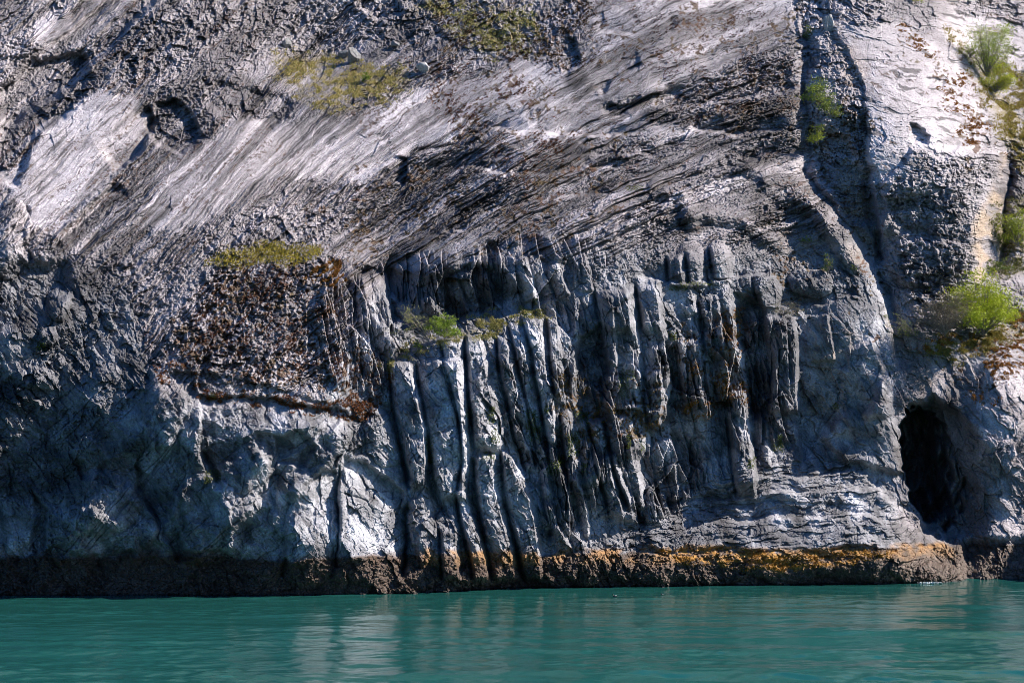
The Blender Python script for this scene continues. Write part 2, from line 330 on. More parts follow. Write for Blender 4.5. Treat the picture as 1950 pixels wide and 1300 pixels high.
# diagonal steps on the upper slope (shadowed undersides)
def band(pts, h, w1=9, fade=46): step(pts, h, w1, fade)
band([(1240,255),(1140,262),(1040,250),(930,250),(830,290),(740,320)], 1.7)
band([(1200,330),(1080,330),(960,330),(880,330),(790,370)], 1.5)
band([(1250,300),(1150,300),(1040,300)], 1.0); band([(1180,380),(1060,385),(950,400),(850,430)], 1.2)
band([(760,310),(700,330),(620,380),(560,420)], .9); band([(900,440),(800,452),(700,470)], .9)
band([(1530,165),(1430,185),(1330,205),(1240,215)], 2.0, 10, 60); band([(1500,250),(1400,262),(1300,250)], 1.6)
band([(1540,300),(1460,300),(1380,330)], 1.4); band([(1150,190),(1210,195),(1300,160)], 1.4, 6, 34)
band([(1230,130),(1170,150),(1155,185)], 1.0); band([(1300,60),(1220,70),(1130,60)], .8); band([(1520,80),(1430,110),(1330,130)], 1.0)
band([(780,300),(776,330),(770,360)],1.8,4,40)
step([(1100,60),(1110,110),(1080,140)], 1.4, 7, 60)
D += mask([(690,-20),(760,-20),(770,20),(720,32),(685,10)], 5) * 1.6
D += mask([(700,60),(800,30),(860,80),(800,110),(740,110)], 12) * .8
# folded ribs right of centre
for k, (a, b, c_, d_) in enumerate([(1260,330,1470,420),(1320,330,1560,430),(1380,300,1600,450),(1290,400,1500,480),(1230,350,1330,440),(1440,340,1640,520),(1500,420,1640,560)][2:6]):
    mx, my = (a + c_) / 2 + 20, (b + d_) / 2 - 22
    fin([(a,b),(mx,my),(c_,d_)], 20, 20, 1.1)
step([(1480,520),(1400,530),(1300,540),(1200,530)], 1.3, 7, 40)
step([(1640,560),(1560,580),(1480,590),(1400,600)], .9, 7, 40)
lump(1540,535,44,28,1.6,10); lump(1320,500,30,40,1.2); lump(1370,500,26,40,1.0); lump(1440,530,30,34,1.0)
# gully right of centre with its two crests
groove([(1530,-20),(1540,90),(1530,160),(1545,250),(1535,330),(1590,400),(1650,470),(1690,560),(1720,640)], 13, 2.2)
step([(1560,-20),(1600,70),(1640,160),(1657,260)], 1.1, 9, 40, 1.2, .06)
step([(1650,215),(1659,270),(1668,330),(1678,420),(1684,520)], 3.0, 11, 80, 1.0, .14)
step([(1518,20),(1550,110),(1534,200),(1556,290),(1600,370)], .8, 8, 40, 1.8, .2)
D += mask([(1545,240),(1610,270),(1655,330),(1660,420),(1620,420),(1560,330)], 10) * 2.0
D += mask([(1660,300),(1690,360),(1680,460),(1660,460),(1640,380)], 6) * 1.0
step([(1700,720),(1690,620),(1665,500),(1655,440)], 2.4, 10, 60)
fin([(1600,420),(1650,520),(1685,640),(1695,720)], 40, 18, .8, 1.6)
# right slab: lower edge and blocks
step([(1880,250),(1800,310),(1740,290),(1680,360)], 1.0, 9, 50)
D += mask([(1735,240),(1775,262),(1768,280),(1742,275)], 4) * 1.3
D += mask([(1765,150),(1800,160),(1795,168),(1772,165)], 3) * .8
D += mask([(1690,380),(1800,360),(1850,400),(1830,460),(1720,450)], 12) * .9
lump(1740,500,60,46,1.2,30); lump(1810,440,40,90,1.2); lump(1710,430,50,30,.8)
# sharp right edge of the big slab, gully behind it
step([(1842,560),(1846,470),(1868,400),(1888,320),(1886,230),(1855,140),(1800,60),(1760,-10)], 6.0, 40, 190, .7, .10)
groove([(1905,250),(1920,340),(1912,450),(1895,530)], 11, 3.0)
# cave
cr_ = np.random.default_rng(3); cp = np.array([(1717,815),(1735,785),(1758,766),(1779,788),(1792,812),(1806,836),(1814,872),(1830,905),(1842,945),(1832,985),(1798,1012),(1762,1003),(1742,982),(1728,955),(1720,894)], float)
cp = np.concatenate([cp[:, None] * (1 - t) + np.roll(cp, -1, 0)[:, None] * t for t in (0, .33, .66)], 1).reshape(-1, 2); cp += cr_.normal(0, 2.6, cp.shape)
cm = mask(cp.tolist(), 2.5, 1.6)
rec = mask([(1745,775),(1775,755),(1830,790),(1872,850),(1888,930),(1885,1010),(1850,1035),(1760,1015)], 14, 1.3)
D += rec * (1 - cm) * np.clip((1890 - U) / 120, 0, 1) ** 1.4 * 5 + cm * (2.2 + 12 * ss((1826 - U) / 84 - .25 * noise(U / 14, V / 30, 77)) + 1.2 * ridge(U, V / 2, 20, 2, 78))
D += ss((V - 1016) / 26) * ss((U - 1822) / 22) * 2.2
step([(1800,830),(1815,910),(1830,1000)], -1.0, 10, 60)
# shelf
band([(1760,1010),(1640,985),(1500,990),(1380,1000),(1260,1020)], 1.3); band([(1700,940),(1600,935),(1500,945),(1340,955)], 1.2)
band([(1640,895),(1560,905),(1470,915),(1400,905)], 1.0); band([(1500,965),(1400,970),(1310,985)], .8); band([(1640,910),(1690,960),(1760,1000)][::-1], .8)
step([(1200,1050),(1350,1050),(1500,1052),(1700,1050),(1775,1045),(1800,1075)][::-1], -.9, 10, 60)
# weed-covered foot, rounded
lump(1060,1085,40,34,1.3); lump(1120,1080,44,34,1.4); lump(1180,1080,30,30,1.0); lump(1250,1085,60,30,.9); lump(1360,1085,70,30,.8)
lump(1500,1080,90,34,1.0); lump(1640,1080,90,34,1.1); lump(1740,1075,50,32,1.0); lump(1790,1090,40,24,1.2); lump(880,1098,30,22,.9); lump(930,1098,26,20,.8)
print('sculpt', time.time() - T0)

# ------------------------------------------------------------------ rock texture in relief
px = 0.052   # metres per photo pixel at the cliff
rough = 1 - SM
back = .6 + .8 * UP
D += fbm(U, V, 190, 2, 100) * .7
# the streaks of the bedding: curves v = c + T(u), steep at left, flattening and folding over at right
tu = np.linspace(-700, 2800, 700)
th = np.interp(tu, [-700, 0, 400, 650, 900, 1150, 1350, 1500, 1620, 1750, 2800], [-48, -47, -42, -32, -26, -20, -16, -13, -10, 0, 10])
T_ = np.cumsum(np.tan(np.radians(th))) * (tu[1] - tu[0])
def bed(u, v, k=.35):
    uu = u + k * (v - 220); return uu, (v - np.interp(uu, tu, T_).astype(f32)) * np.interp(uu, tu, np.cos(np.radians(th))).astype(f32)
P1, Q1 = bed(U + .5 * (UW - U), V + .5 * (VW - V))
P1 = P1.astype(f32); Q1 = Q1 + 3.0 * noise(U / 34, V / 30, 235) + 1.2 * noise(U / 11, V / 10, 236)
RG = (UW > 1530 + .1 * V + 6 * noise(U / 7, V / 7, 238)).astype(f32)                       # right of the gully the slabs lie differently
r1, r2 = rot(UW, VW, 12); P1 = P1 * (1 - RG) + r1 * RG; Q1 = Q1 * (1 - RG) + r2 * RG
CR = np.maximum.reduce([mask(p, 24) for p in ([(260,-10),(660,-10),(640,110),(540,110),(480,160),(330,140),(240,180),(200,120)], [(640,-20),(1110,-20),(1120,100),(1060,170),(980,110),(800,120),(690,80)],
   [(0,60),(200,80),(180,240),(40,330),(-30,330)], [(280,180),(400,140),(560,180),(560,240),(400,260),(300,300)], [(1500,-20),(1600,-20),(1670,250),(1690,480),(1600,420),(1530,300)], [(1680,330),(1870,300),(1850,500),(1800,640),(1680,560)],
   [(-30,480),(280,480),(300,740),(-30,900)], [(300,500),(640,490),(640,760),(300,740)], [(380,400),(700,380),(640,500),(380,500)])])
CR = np.clip(CR, 0, 1) * (1 - .22 * UP)
LOW = 1 - ss((VB + 70 - V) / 110)
q1, q2 = rot(UW + 8 * wn2, VW + 6 * wn1, 62)
def mixf(lx, ly, s_, **kw):
    """chips that follow the bedding above and stand steep below"""
    A, _ = facet(P1 / lx + .25 * noise(U / ly, V / ly, s_ + 7), Q1 / ly, s_, **kw); B, _ = facet(q1 / (lx * .8), q2 / (ly * 1.1), s_ + 50, **kw)
    Cc, _ = facet(U / (lx * .42) + .3 * noise(U / ly, V / ly, s_ + 8), V / (ly * 1.1), s_ + 90, **kw); up_ = A * (1 - CR) + Cc * CR
    return up_ * (1 - LOW) + B * LOW
f1 = mixf(120, 46, 200, tilt=1.0, hr=.3); f2 = mixf(46, 17, 210, tilt=1.3, hr=.45); f3 = mixf(17, 7, 220, tilt=1.5, hr=.6)
f4, e4 = facet(U / 5.2 + .4 * noise(U / 4, V / 4, 204), V / 4.2, 225, 1.6, hr=.7)
nod = (1 - .25 * UP) * (1 - FL * .75) * (1 - SH * .5)
patch = .45 + 1.0 * ss(.5 + 1.1 * fbm(P1 * .6, Q1, 80, 2, 230))            # smoother and more broken areas
patch = np.maximum(patch, CR ** .6 * (1.0 + .5 * noise(U / 50, V / 40, 231)))
D += rough * nod * (f1 * 46 * .22 * (1 - .4 * CR) + patch * (f2 * 17 * (.5 + .2 * CR) + f3 * 7 * (.6 + .3 * CR) + f4 * 5 * .5)) * px * back
D += SM * (f1 * 46 * (.10 + .26 * LOW) + f2 * 17 * (.03 + .30 * LOW) + f3 * 7 * .24 * LOW + f4 * 5 * .12 * LOW) * px
def fract(x, y, lam, asp, w, s_, dens):
    z = noise(x / (lam * asp), y / lam, s_) + .3 * noise(x / (lam * 1.2), y / (lam * .6), s_ + 1)
    on = ss((noise(x / (lam * 1.5), y / lam, s_ + 2) - dens) * 5)
    return np.exp(-(z * lam / w) ** 2) * on
c1_, c2_ = rot(U + .5 * (UW - U), V + .5 * (VW - V), 78); c3_a, c4_a = rot(U + .5 * (UW - U), V + .5 * (VW - V), -52)
FR = fract(P1, Q1, 26, 7, 1.3, 800, .0) + .7 * fract(c1_, c2_, 40, 3, 1.2, 810, .25) * (.4 + .6 * LOW) + .8 * fract(c3_a, c4_a, 44, 2.6, 1.2, 820, .2) * LOW
FR = FR + .6 * UP * fract(c1_, c2_, 34, 2.4, 1.2, 850, .15)
FR = np.clip(FR, 0, 1.2) * (1 - .85 * CR * UP)
D += FR * px * (1.6 + 1.4 * rough)
pit = ss((noise(P1 / 7, Q1 / 3.4, 840) + .7 * noise(U / 24, V / 20, 841) - .95) * 5)
D += SM * pit * px * 3.5
# flutes: blocky ribs of many widths, broken by cross joints
xs = U + .3 * (UW - U) - .17 * (V - 800) + 14 * noise(U / 110, V / 300, 299)
g0, h0 = facet(xs / 56, VW / 130, 305, .5, bx=-.75, by=.1, hr=.55)
g1, h1 = facet(xs / 25, VW / 84, 300, .6, bx=-.8, hr=.6)
g2, h2 = facet(xs / 11, VW / 52, 310, .8, bx=-.7, hr=.6)
g3, h3 = facet(xs / 5.5, VW / 22, 320, 1.0, bx=-.5, hr=.7)
fv = ss(.35 + 1.4 * fbm(U, V, 70, 2, 330))
D += FL * (g0 * 56 * .7 + g1 * 25 * 1.0 * (1 - .4 * fv) + (g2 * 11 * 1.1 + g3 * 5.5 * 1.0) * (.15 + .9 * fv)) * px
D += FL * (f2 * 17 * .4 + f3 * 7 * .4) * px
PL = mask(REG['pillars'], 10)
D += PL * (g3 * 5.5 * .15 + f3 * 7 * .2) * px
# ledges of the bedding on the laid-back slope
s1, _ = facet(P1 / 190, Q1 / 19, 400, .4, by=-.55, hr=.5)
s2, _ = facet(P1 / 80, Q1 / 8, 410, .6, by=-.5, hr=.6)
s3, _ = facet(P1 / 36, Q1 / 3.8, 420, .8, by=-.4, hr=.6)
sv = .2 + 1.0 * ss(.45 + 1.2 * fbm(P1 * .3, Q1, 60, 2, 415))
UPB = (1 - .6 * ss((U - 1230) / 120)) * (1 - .9 * ss((U - 1410) / 70)) * ss((VB + 60 - V) / 80) * (1 - .85 * SM) * (1 - .5 * CR) * (1 - .6 * RG)
D += UPB * (s1 * 19 * .55 + s2 * 8 * .8 + s3 * 3.8 * .4) * sv * px * 1.25
D += SM * UP * (1 - .6 * RG) * (s2 * 8 * .16 + s3 * 3.8 * .2) * px
# shelf layers
s5, _ = facet((UW + 8 * wn2) / 60, (VW + .12 * UW + 4 * wn1) / 12, 440, .8, by=-.3, hr=.6)
s6, _ = facet(UW / 20, (VW + .1 * UW) / 5.5, 445, 1.1, by=-.2, hr=.7)
D += SH * (s5 * 12 * .35 + patch * (s6 * 5.5 * .45)) * px * 1.5 + SH * (ridge(UW * .45, VW + .1 * UW, 26, 4, 446, .6) * .16 + fbm(UW * .6, VW, 60, 3, 447) * .5); D -= SH * (1 - .5 * SM) * nod * f3 * 7 * .3 * px
# fine grain
D += (.25 + .75 * rough) * (ridge(P1 * .6 * (1 - LOW) + UW * LOW, Q1 * (1 - LOW) + VW * LOW, 13, 3, 500) * .9 + noise(U / 3.1, V / 3.1, 520) * 1.0) * px * (.5 + 1.0 * UP)
SL = np.maximum.reduce([mask(REG[k], 7) for k in ('slab_streak','slab_upper','slab_mid','slab_low')])
print('relief', time.time() - T0)

# tide zone
X = (U - 975) / F * D; Z = CAMZ + (HOR - V) / F * D
tz = TIDE_Z + .3 * fbm(X, X * 0, 6, 2, 600) + .18 * noise(X / .9, Z / .9, 601)
tide = ss((tz - Z) / .35)
m1, _ = facet(U / 5, V / 4.5, 610, 1.0, hr=.8)
D += tide * (m1 * .16 + fbm(U, V, 26, 3, 620) * .22) - tide * .25
X = (U - 975) / F * D; Z = CAMZ + (HOR - V) / F * D
POS = np.stack([X, D, Z], -1)

# ------------------------------------------------------------------ own colour of the rock, with shade painted in
def c3(r, g, b): return np.array([r, g, b], f32)
col_ = np.empty(U.shape + (3,), f32); 
n_a = fbm(U, V, 130, 4, 700); n_b = fbm(U, V, 22, 3, 710); 
lit = .25 + .05 * n_a + .045 * n_b
lit = lit + SM * (.115 * UP + .05)
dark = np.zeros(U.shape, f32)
def stain_and_shade(poly, amt, soft=8, warp=1.0):  # darkens rock colour: real stains, plus shade painted on walls and hollows
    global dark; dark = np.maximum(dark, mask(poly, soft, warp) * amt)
stain_and_shade([(272,290),(335,300),(310,340),(250,395),(160,470),(100,470),(215,340)], .45, 4)
stain_and_shade([(560,240),(625,205),(690,215),(700,250),(640,262),(570,290)], .5, 8)
stain_and_shade([(420,250),(370,300),(330,330),(350,290),(400,240)], .35, 8)
stain_and_shade([(-10,150),(60,120),(110,85),(175,95),(215,130),(170,190),(90,250),(0,262)], .55, 10)  # shade of the left-facing step, painted in
stain_and_shade([(170,100),(240,20),(300,-20),(460,-20),(440,45),(330,90),(260,140),(200,130)], .45, 14)
stain_and_shade([(270,200),(330,190),(400,145),(450,130),(540,190),(575,235),(520,255),(430,225),(400,260),(330,300),(275,285)], .5, 8)
stain_and_shade([(60,520),(100,450),(200,370),(240,400),(330,400),(320,440),(200,480),(130,540)], .45, 12)
stain_and_shade([(690,60),(760,25),(860,60),(900,100),(800,125),(700,110)], .4, 14)
stain_and_shade([(1060,80),(1110,60),(1115,130),(1150,190),(1250,215),(1390,205),(1530,160),(1540,215),(1420,250),(1300,240),(1150,210),(1080,160)], .5, 10)
stain_and_shade([(930,250),(1100,270),(1200,330),(1090,330),(960,310),(850,310)], .45, 10); stain_and_shade([(760,320),(850,330),(860,370),(770,375)], .4, 8)  # shadowed undersides of the strata steps, painted darker
stain_and_shade([(1240,290),(1400,270),(1540,330),(1640,470),(1690,600),(1500,590),(1420,600),(1300,540),(1220,480)], .36, 20)
stain_and_shade([(1420,590),(1520,600),(1640,570),(1700,700),(1720,900),(1640,880),(1500,860),(1420,800)], .30, 16)  # wall right of centre: its shade is put into the colour
stain_and_shade([(1690,540),(1760,640),(1830,700),(1880,860),(1880,1060),(1740,1040),(1700,900)], .42, 14)  # shade painted onto the wall above and around the cave
stain_and_shade([(1690,380),(1800,350),(1850,420),(1840,540),(1760,560),(1690,460)], .3, 20)
stain_and_shade([(1480,230),(1540,200),(1660,300),(1680,460),(1600,420),(1510,330)], .35, 14)  # shadowed hollow beside the slab, painted dark
stain_and_shade([(720,520),(900,500),(1000,560),(880,610),(790,650),(745,600)], .5)  # painted shade on the wall above the pillar ledge
stain_and_shade([(730,270),(900,240),(1060,260),(1200,310),(1180,400),(1000,440),(800,470),(640,470),(600,420),(700,340)], .42, 30)
stain_and_shade([(1240,200),(1530,170),(1550,440),(1400,330),(1260,290)], .22, 20)
stain_and_shade([(-40,690),(250,700),(380,735),(640,775),(645,870),(560,930),(540,1075),(-40,1075)], .14, 14)  # lower-left wall: colour darkened to carry its shade
stain_and_shade([(-40,500),(120,490),(270,540),(300,620),(270,900),(150,960),(-40,940)], .5, 26)
stain_and_shade([(1460,1040),(1200,1050),(1150,1010),(1300,990),(1500,1000),(1740,990),(1770,1040)], .35, 12)
stain_and_shade([(1100,620),(1160,620),(1170,800),(1100,800)], .4); stain_and_shade([(1400,560),(1470,600),(1480,800),(1420,800)], .4)  # recess shade painted over two set-back strips
stain_and_shade([(1690,560),(1760,640),(1810,700),(1870,850),(1860,1060),(1740,1030),(1700,860)], .35, 10)  # further painted shade on the cave wall
stain_and_shade([(1870,300),(1960,300),(1960,420),(1900,400)], .5)
stain_and_shade([(1530,610),(1680,660),(1690,740),(1630,820),(1530,800)], .2, 14)
# streaks running down/along the slabs
st = fbm(P1 * .11, Q1, 18, 4, 720, .7); st3 = fbm(P1 * .07, Q1, 7, 3, 724, .7)
bnd = fbm(P1 * .16, Q1, 46, 3, 738, .6)
lit = lit * (1 - UP * (1 - RG) * .42 * ss(bnd * 2))
SK = UP * (1 - .7 * CR) * (1 - .65 * RG) * (1 - .6 * mask(REG['slab_left'], 10))
st4 = fbm(UW, VW * 6, 70, 3, 735); lit = lit * (1 - .22 * mask(REG['slab_left'], 6) * ss(st4 * 1.5))
lit = lit * (1 - SK * (.26 + .12 * SL) * ss((st + .1) * 1.5)) * (1 + .22 * SK * ss(-st * 1.5 - .2))
flk = ss((noise(P1 / 16, Q1 / 2.6, 726) + .8 * noise(P1 / 60, Q1 / 9, 727) + .4 * fbm(U, V, 90, 2, 728) - .72) * 4) * UP
lit = lit * (1 - .66 * flk); fl2 = ss((noise(U / 3.2, V / 2.4, 751) + .8 * noise(P1 / 26, Q1 / 7, 752) + .5 * fbm(U, V, 120, 2, 753) - .95) * 4) * UP
blu = LOW * ss((1740 - U) / 60)  # blue of the shade, tinted into the steep lower walls
mot = fbm(q1 * .5, q2, 26, 4, 729, .65); mo2 = fbm(U, V, 60, 3, 733)
lit = lit * (1 + LOW * (.48 * np.clip(mot, -1, 1) + .25 * np.clip(mo2, -1, 1))) * (1 - .08 * blu)
st2 = fbm(U, V * .12, 9, 3, 730)
lit = lit * (1 - .18 * ss(st2 * 2) * (1 - UP))
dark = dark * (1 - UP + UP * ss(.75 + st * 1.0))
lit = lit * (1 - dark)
pale = ss(n_a * 1.2 - .35) * .06
lit = lit * (1 - .45 * FR.clip(0, 1)) * (1 - .5 * SM * pit)
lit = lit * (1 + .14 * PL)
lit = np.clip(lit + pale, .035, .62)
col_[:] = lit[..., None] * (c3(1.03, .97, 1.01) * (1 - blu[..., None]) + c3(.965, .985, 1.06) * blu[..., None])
def blend(m, c): 
    global col_; col_ = col_ * (1 - m[..., None]) + c * m[..., None]
# ochre / iron stains
oc = np.zeros(U.shape, f32)
for p, a in [([(1590,600),(1690,680),(1690,760),(1640,810),(1540,780),(1530,620)], .35), ([(1846,430),(1880,380),(1908,300),(1908,500),(1850,560)], .95),
             ([(1590,310),(1650,330),(1660,420),(1610,410)], .5), ([(1480,430),(1640,470),(1660,520),(1500,500)], .3),
             ([(1560,0),(1640,90),(1660,200),(1600,150)], .35), ([(1690,600),(1750,640),(1800,700),(1740,780)], .25)]:
    oc = np.maximum(oc, mask(p, 12) * a)
blend(oc * ss(.6 + .8 * n_b), c3(.38, .30, .225))
# rust-red lichen and dead heather in specks
sp = np.zeros(U.shape, f32)
for p, a in [([(300,640),(420,520),(520,480),(610,480),(650,580),(720,740),(690,780),(560,740),(440,740),(330,700)], .9), ([(380,720),(640,770),(740,760),(720,660),(640,700),(480,740)], 1.),
             ([(760,110),(1060,130),(1120,240),(1020,330),(880,330),(840,200)], .55), ([(800,0),(1100,0),(1120,120),(980,130),(850,80)], .8),
             ([(1100,0),(1530,0),(1530,240),(1260,230)], .5), ([(700,330),(1200,270),(1200,460),(900,500),(600,520),(560,420)], .5),
             ([(1300,620),(1410,600),(1420,780),(1300,800)], .8), ([(1060,730),(1300,700),(1330,800),(1100,900)], .5), ([(1700,40),(1880,200),(1900,320),(1850,300),(1780,140)], .6),
             ([(1800,660),(1950,620),(1950,740),(1830,760)], .6), ([(1520,200),(1650,220),(1660,480),(1560,330)], .4), ([(1480,440),(1680,520),(1690,700),(1600,590),(1450,560)], .4)]:
    sp = np.maximum(sp, mask(p, 36, 1.6) * a)
spn = noise(U / 4.2, V / 3.4, 740) + .8 * noise(U / 11, V / 9, 741) + .6 * noise(U / 40, V / 34, 742)
spm = ss((spn - 1.15 + sp * 1.05) * 3) * (sp > .01)
red = noise(U / 30, V / 30, 745)[..., None] * .5 + .5
blend(spm * .85, c3(.085, .036, .018) * red + c3(.085, .060, .022) * (1 - red))
blend(fl2 * .75, c3(.075, .045, .032))
# turf ground under the grass
TURF = {'terrace': [(535,105),(600,105),(680,120),(765,130),(768,168),(700,200),(600,205),(555,180),(540,140)],
 'hump': [(405,490),(450,472),(530,468),(598,470),(600,482),(540,500),(500,500),(440,497)],
 'ledge': [(722,708),(790,668),(860,640),(930,606),(1030,586),(1040,592),(960,614),(930,632),(870,642),(800,672),(730,712)],
 'top': [(800,20),(880,0),(1010,20),(1030,60),(960,100),(1000,110),(930,95),(850,60)],
 'right': [(1820,60),(1870,110),(1960,150),(1975,320),(1930,320),(1905,240),(1850,130)],
 'right_low': [(1890,400),(1960,380),(1960,520),(1905,530)],
 'shoulder': [(1760,650),(1850,640),(1930,600),(1960,640),(1880,670),(1810,690),(1770,690)]}
TM = {k: mask(p, 20, 1.6) for k, p in TURF.items()}
tm = np.maximum.reduce(list(TM.values()))
blend(tm * ss(.55 + spn * .5) * .8, c3(.17, .14, .055))
blend(cm * .45, c3(.11, .10, .09)); blend(rec * (1 - cm) * .5, c3(.10, .09, .085))  # cave and its recess: shade painted in as darker rock colour
# barnacle / weed belt
zz = Z - tz
rim = ss((zz + 1.0) / .5) * ss(.15 - zz) 
blend(tide, c3(.062, .042, .030) + c3(.085, .068, .058) * (np.clip(m1, 0, 1) + .6 * spm)[..., None])
ORG = mask([(1240,1040),(1400,1045),(1560,1050),(1700,1050),(1690,1066),(1620,1078),(1560,1086),(1430,1088),(1300,1074)], 8)
MID = ss((U - 770) / 60) * ss((1830 - U) / 20)
blend(np.clip(ss((zz + 1.7) / 1.2) * ss((.5 - zz) / .5) * (.55 + .4 * MID) * ss(.7 + n_b), 0, 1), c3(.07, .035, .015) + c3(.20, .12, .05) * MID[..., None])
blend(ORG * ss(.3 + spn + .8 * noise(U / 40, V / 6, 746)) * .85, c3(.40, .20, .03))
blend(ss((.16 - Z) / .1), c3(.008, .008, .008))
sub = 2                                          # ---------------------------------------------------------------- mesh
def mk_mesh(name, verts, faces, cols=None, smooth=False):
    me = bpy.data.meshes.new(name); faces = np.asarray(faces, np.int32); k = faces.shape[1]
    me.vertices.add(len(verts)); me.vertices.foreach_set("co", np.ascontiguousarray(verts, f32).ravel())
    me.loops.add(faces.size); me.loops.foreach_set("vertex_index", faces.ravel())
    me.polygons.add(len(faces)); me.polygons.foreach_set("loop_start", np.arange(0, faces.size, k, dtype=np.int32))
    me.update(calc_edges=True)
    me.polygons.foreach_set("use_smooth", np.full(len(faces), smooth))
    if cols is not None:
        at = me.color_attributes.new("own", 'FLOAT_COLOR', 'POINT')
        at.data.foreach_set("color", np.c_[cols, np.ones(len(cols))].astype(f32).ravel())
    return me
def link(name, me, mat, parent=None, **props):
    o = bpy.data.objects.new(name, me); C.objects.link(o)
    if mat is not None and me is not None: me.materials.append(mat)
    if parent is not None: o.parent = parent
    for k_, v_ in props.items(): o[k_] = v_
    return o
class N:
    def __init__(s, name):
        s.m = bpy.data.materials.new(name); s.m.use_nodes = True; s.t = s.m.node_tree; s.b = s.t.nodes["Principled BSDF"]
    def n(s, typ, **kw):
        x = s.t.nodes.new("ShaderNode" + typ)
        for k_, v_ in kw.items():
            if k_ in x.inputs: x.inputs[k_].default_value = v_
            else: setattr(x, k_, v_)
        return x
    def l(s, a, b): s.t.links.new(a, b)
def rock_mat(name, bump=.35, rough=.85, scale=1.0, spec=.3):
    k = N(name); at = k.n("Attribute", attribute_name="own"); tc = k.n("TexCoord")
    n1 = k.n("TexNoise", Scale=5.0 * scale, Detail=6.0, Roughness=.7); k.l(tc.outputs["Object"], n1.inputs["Vector"])
    n2 = k.n("TexNoise", Scale=1.1 * scale, Detail=4.0, Roughness=.6); k.l(tc.outputs["Object"], n2.inputs["Vector"])
    mr = k.n("MapRange"); mr.inputs[1].default_value = .3; mr.inputs[2].default_value = .7; mr.inputs[3].default_value = .5; mr.inputs[4].default_value = 1.5
    k.l(n1.outputs["Fac"], mr.inputs[0])
    mr2 = k.n("MapRange"); mr2.inputs[1].default_value = .3; mr2.inputs[2].default_value = .7; mr2.inputs[3].default_value = .82; mr2.inputs[4].default_value = 1.15
    k.l(n2.outputs["Fac"], mr2.inputs[0])
    mm = k.n("Math", operation='MULTIPLY'); k.l(mr.outputs[0], mm.inputs[0]); k.l(mr2.outputs[0], mm.inputs[1])
    vm = k.n("VectorMath", operation='SCALE'); k.l(at.outputs["Color"], vm.inputs[0]); k.l(mm.outputs[0], vm.inputs["Scale"])
    k.l(vm.outputs[0], k.b.inputs["Base Color"])
    n3 = k.n("TexNoise", Scale=9.0 * scale, Detail=5.0, Roughness=.75); k.l(tc.outputs["Object"], n3.inputs["Vector"])
    bp = k.n("Bump", Strength=bump, Distance=.12); k.l(n3.outputs["Fac"], bp.inputs["Height"]); k.l(bp.outputs[0], k.b.inputs["Normal"])
    k.b.inputs["Roughness"].default_value = rough; k.b.inputs["Specular IOR Level"].default_value = spec
    return k.m
M_ROCK = rock_mat("weathered_marble"); M_WET = rock_mat("wet_mussel_rock", .8, .55, 1.6, .5)

idx = np.arange(NV * NU, dtype=np.int32).reshape(NV, NU)
quads = np.stack([idx[:-1, :-1], idx[1:, :-1], idx[1:, 1:], idx[:-1, 1:]], -1)
Vc = V[:-1, :-1]; below = Z[:-1, :-1] < -1.2
part_id = np.zeros(quads.shape[:2], np.int8)
part_id[(SH[:-1, :-1] > .5)] = 2
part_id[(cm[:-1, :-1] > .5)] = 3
part_id[(PL[:-1, :-1] > .5)] = 4
part_id[(np.maximum(mask(REG['boulder_a'], 4), mask(REG['boulder_b'], 4))[:-1, :-1] > .5)] = 5
part_id[(tide[:-1, :-1] > .5)] = 1
part_id[below] = 9
cliff = link("cliff", None, None, kind="structure", label="grey and white marble sea cliff rising steeply from green water")
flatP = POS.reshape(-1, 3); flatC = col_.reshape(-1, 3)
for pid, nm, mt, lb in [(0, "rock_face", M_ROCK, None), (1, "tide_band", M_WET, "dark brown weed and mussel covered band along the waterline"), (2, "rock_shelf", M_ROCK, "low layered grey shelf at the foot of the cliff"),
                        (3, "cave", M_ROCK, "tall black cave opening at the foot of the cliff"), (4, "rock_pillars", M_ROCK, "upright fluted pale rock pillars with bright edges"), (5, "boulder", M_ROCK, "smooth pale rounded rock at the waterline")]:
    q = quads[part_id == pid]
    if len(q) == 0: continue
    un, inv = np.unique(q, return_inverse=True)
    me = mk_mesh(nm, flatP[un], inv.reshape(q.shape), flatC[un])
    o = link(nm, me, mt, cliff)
    if lb: o["label"] = lb
print('cliff mesh', NV * NU, time.time() - T0)

# ------------------------------------------------------------------ water
rng = np.random.default_rng(7)
xs_w = np.concatenate([np.linspace(-400, -75, 14)[:-1], np.linspace(-75, 75, 700), np.linspace(75, 400, 14)[1:]])
rows = np.concatenate([np.linspace(1400, 1095, 620), np.array([1080, 1060, 1040, 1010, 980, 950])])
ys_w = np.concatenate([[-200, 0, 30, 50], CAMZ * F / (rows - HOR)])
XW, YW = np.meshgrid(xs_w, ys_w)
ZW = (.16 * fbm(XW / 34 + .3 * fbm(XW, YW, 9, 2, 905), YW / 5.0 + XW / 60, 1, 2, 900) + .05 * noise(XW / 11, YW / 2.1 + XW / 40, 903)) * (.3 + .7 * ss((150 - YW) / 60)) * (.6 + .6 * ss(XW / 40)) \
   + .050 * fbm(XW / 3.4, YW / 1.5, 1, 2, 910) * (.6 + .5 * noise(XW / 14, YW / 6, 915)) + 0.027 * fbm(XW / .9, YW / .8, 1, 2, 920) * (.8 + .5 * noise(XW / 9, YW / 8, 925))
ZW += .17 * np.sin(6.283 * (YW / 7.5 + XW / 95 + .7 * noise(XW / 32, YW / 9, 930))) * (.25 + .75 * ss((XW - 5) / 30)) * ss((152 - YW) / 30) * (.6 + .5 * noise(XW / 20, YW / 12, 931))
ZW *= 1 + .8 * ss((122 - YW) / 45)
iw = np.arange(XW.size, dtype=np.int32).reshape(XW.shape)
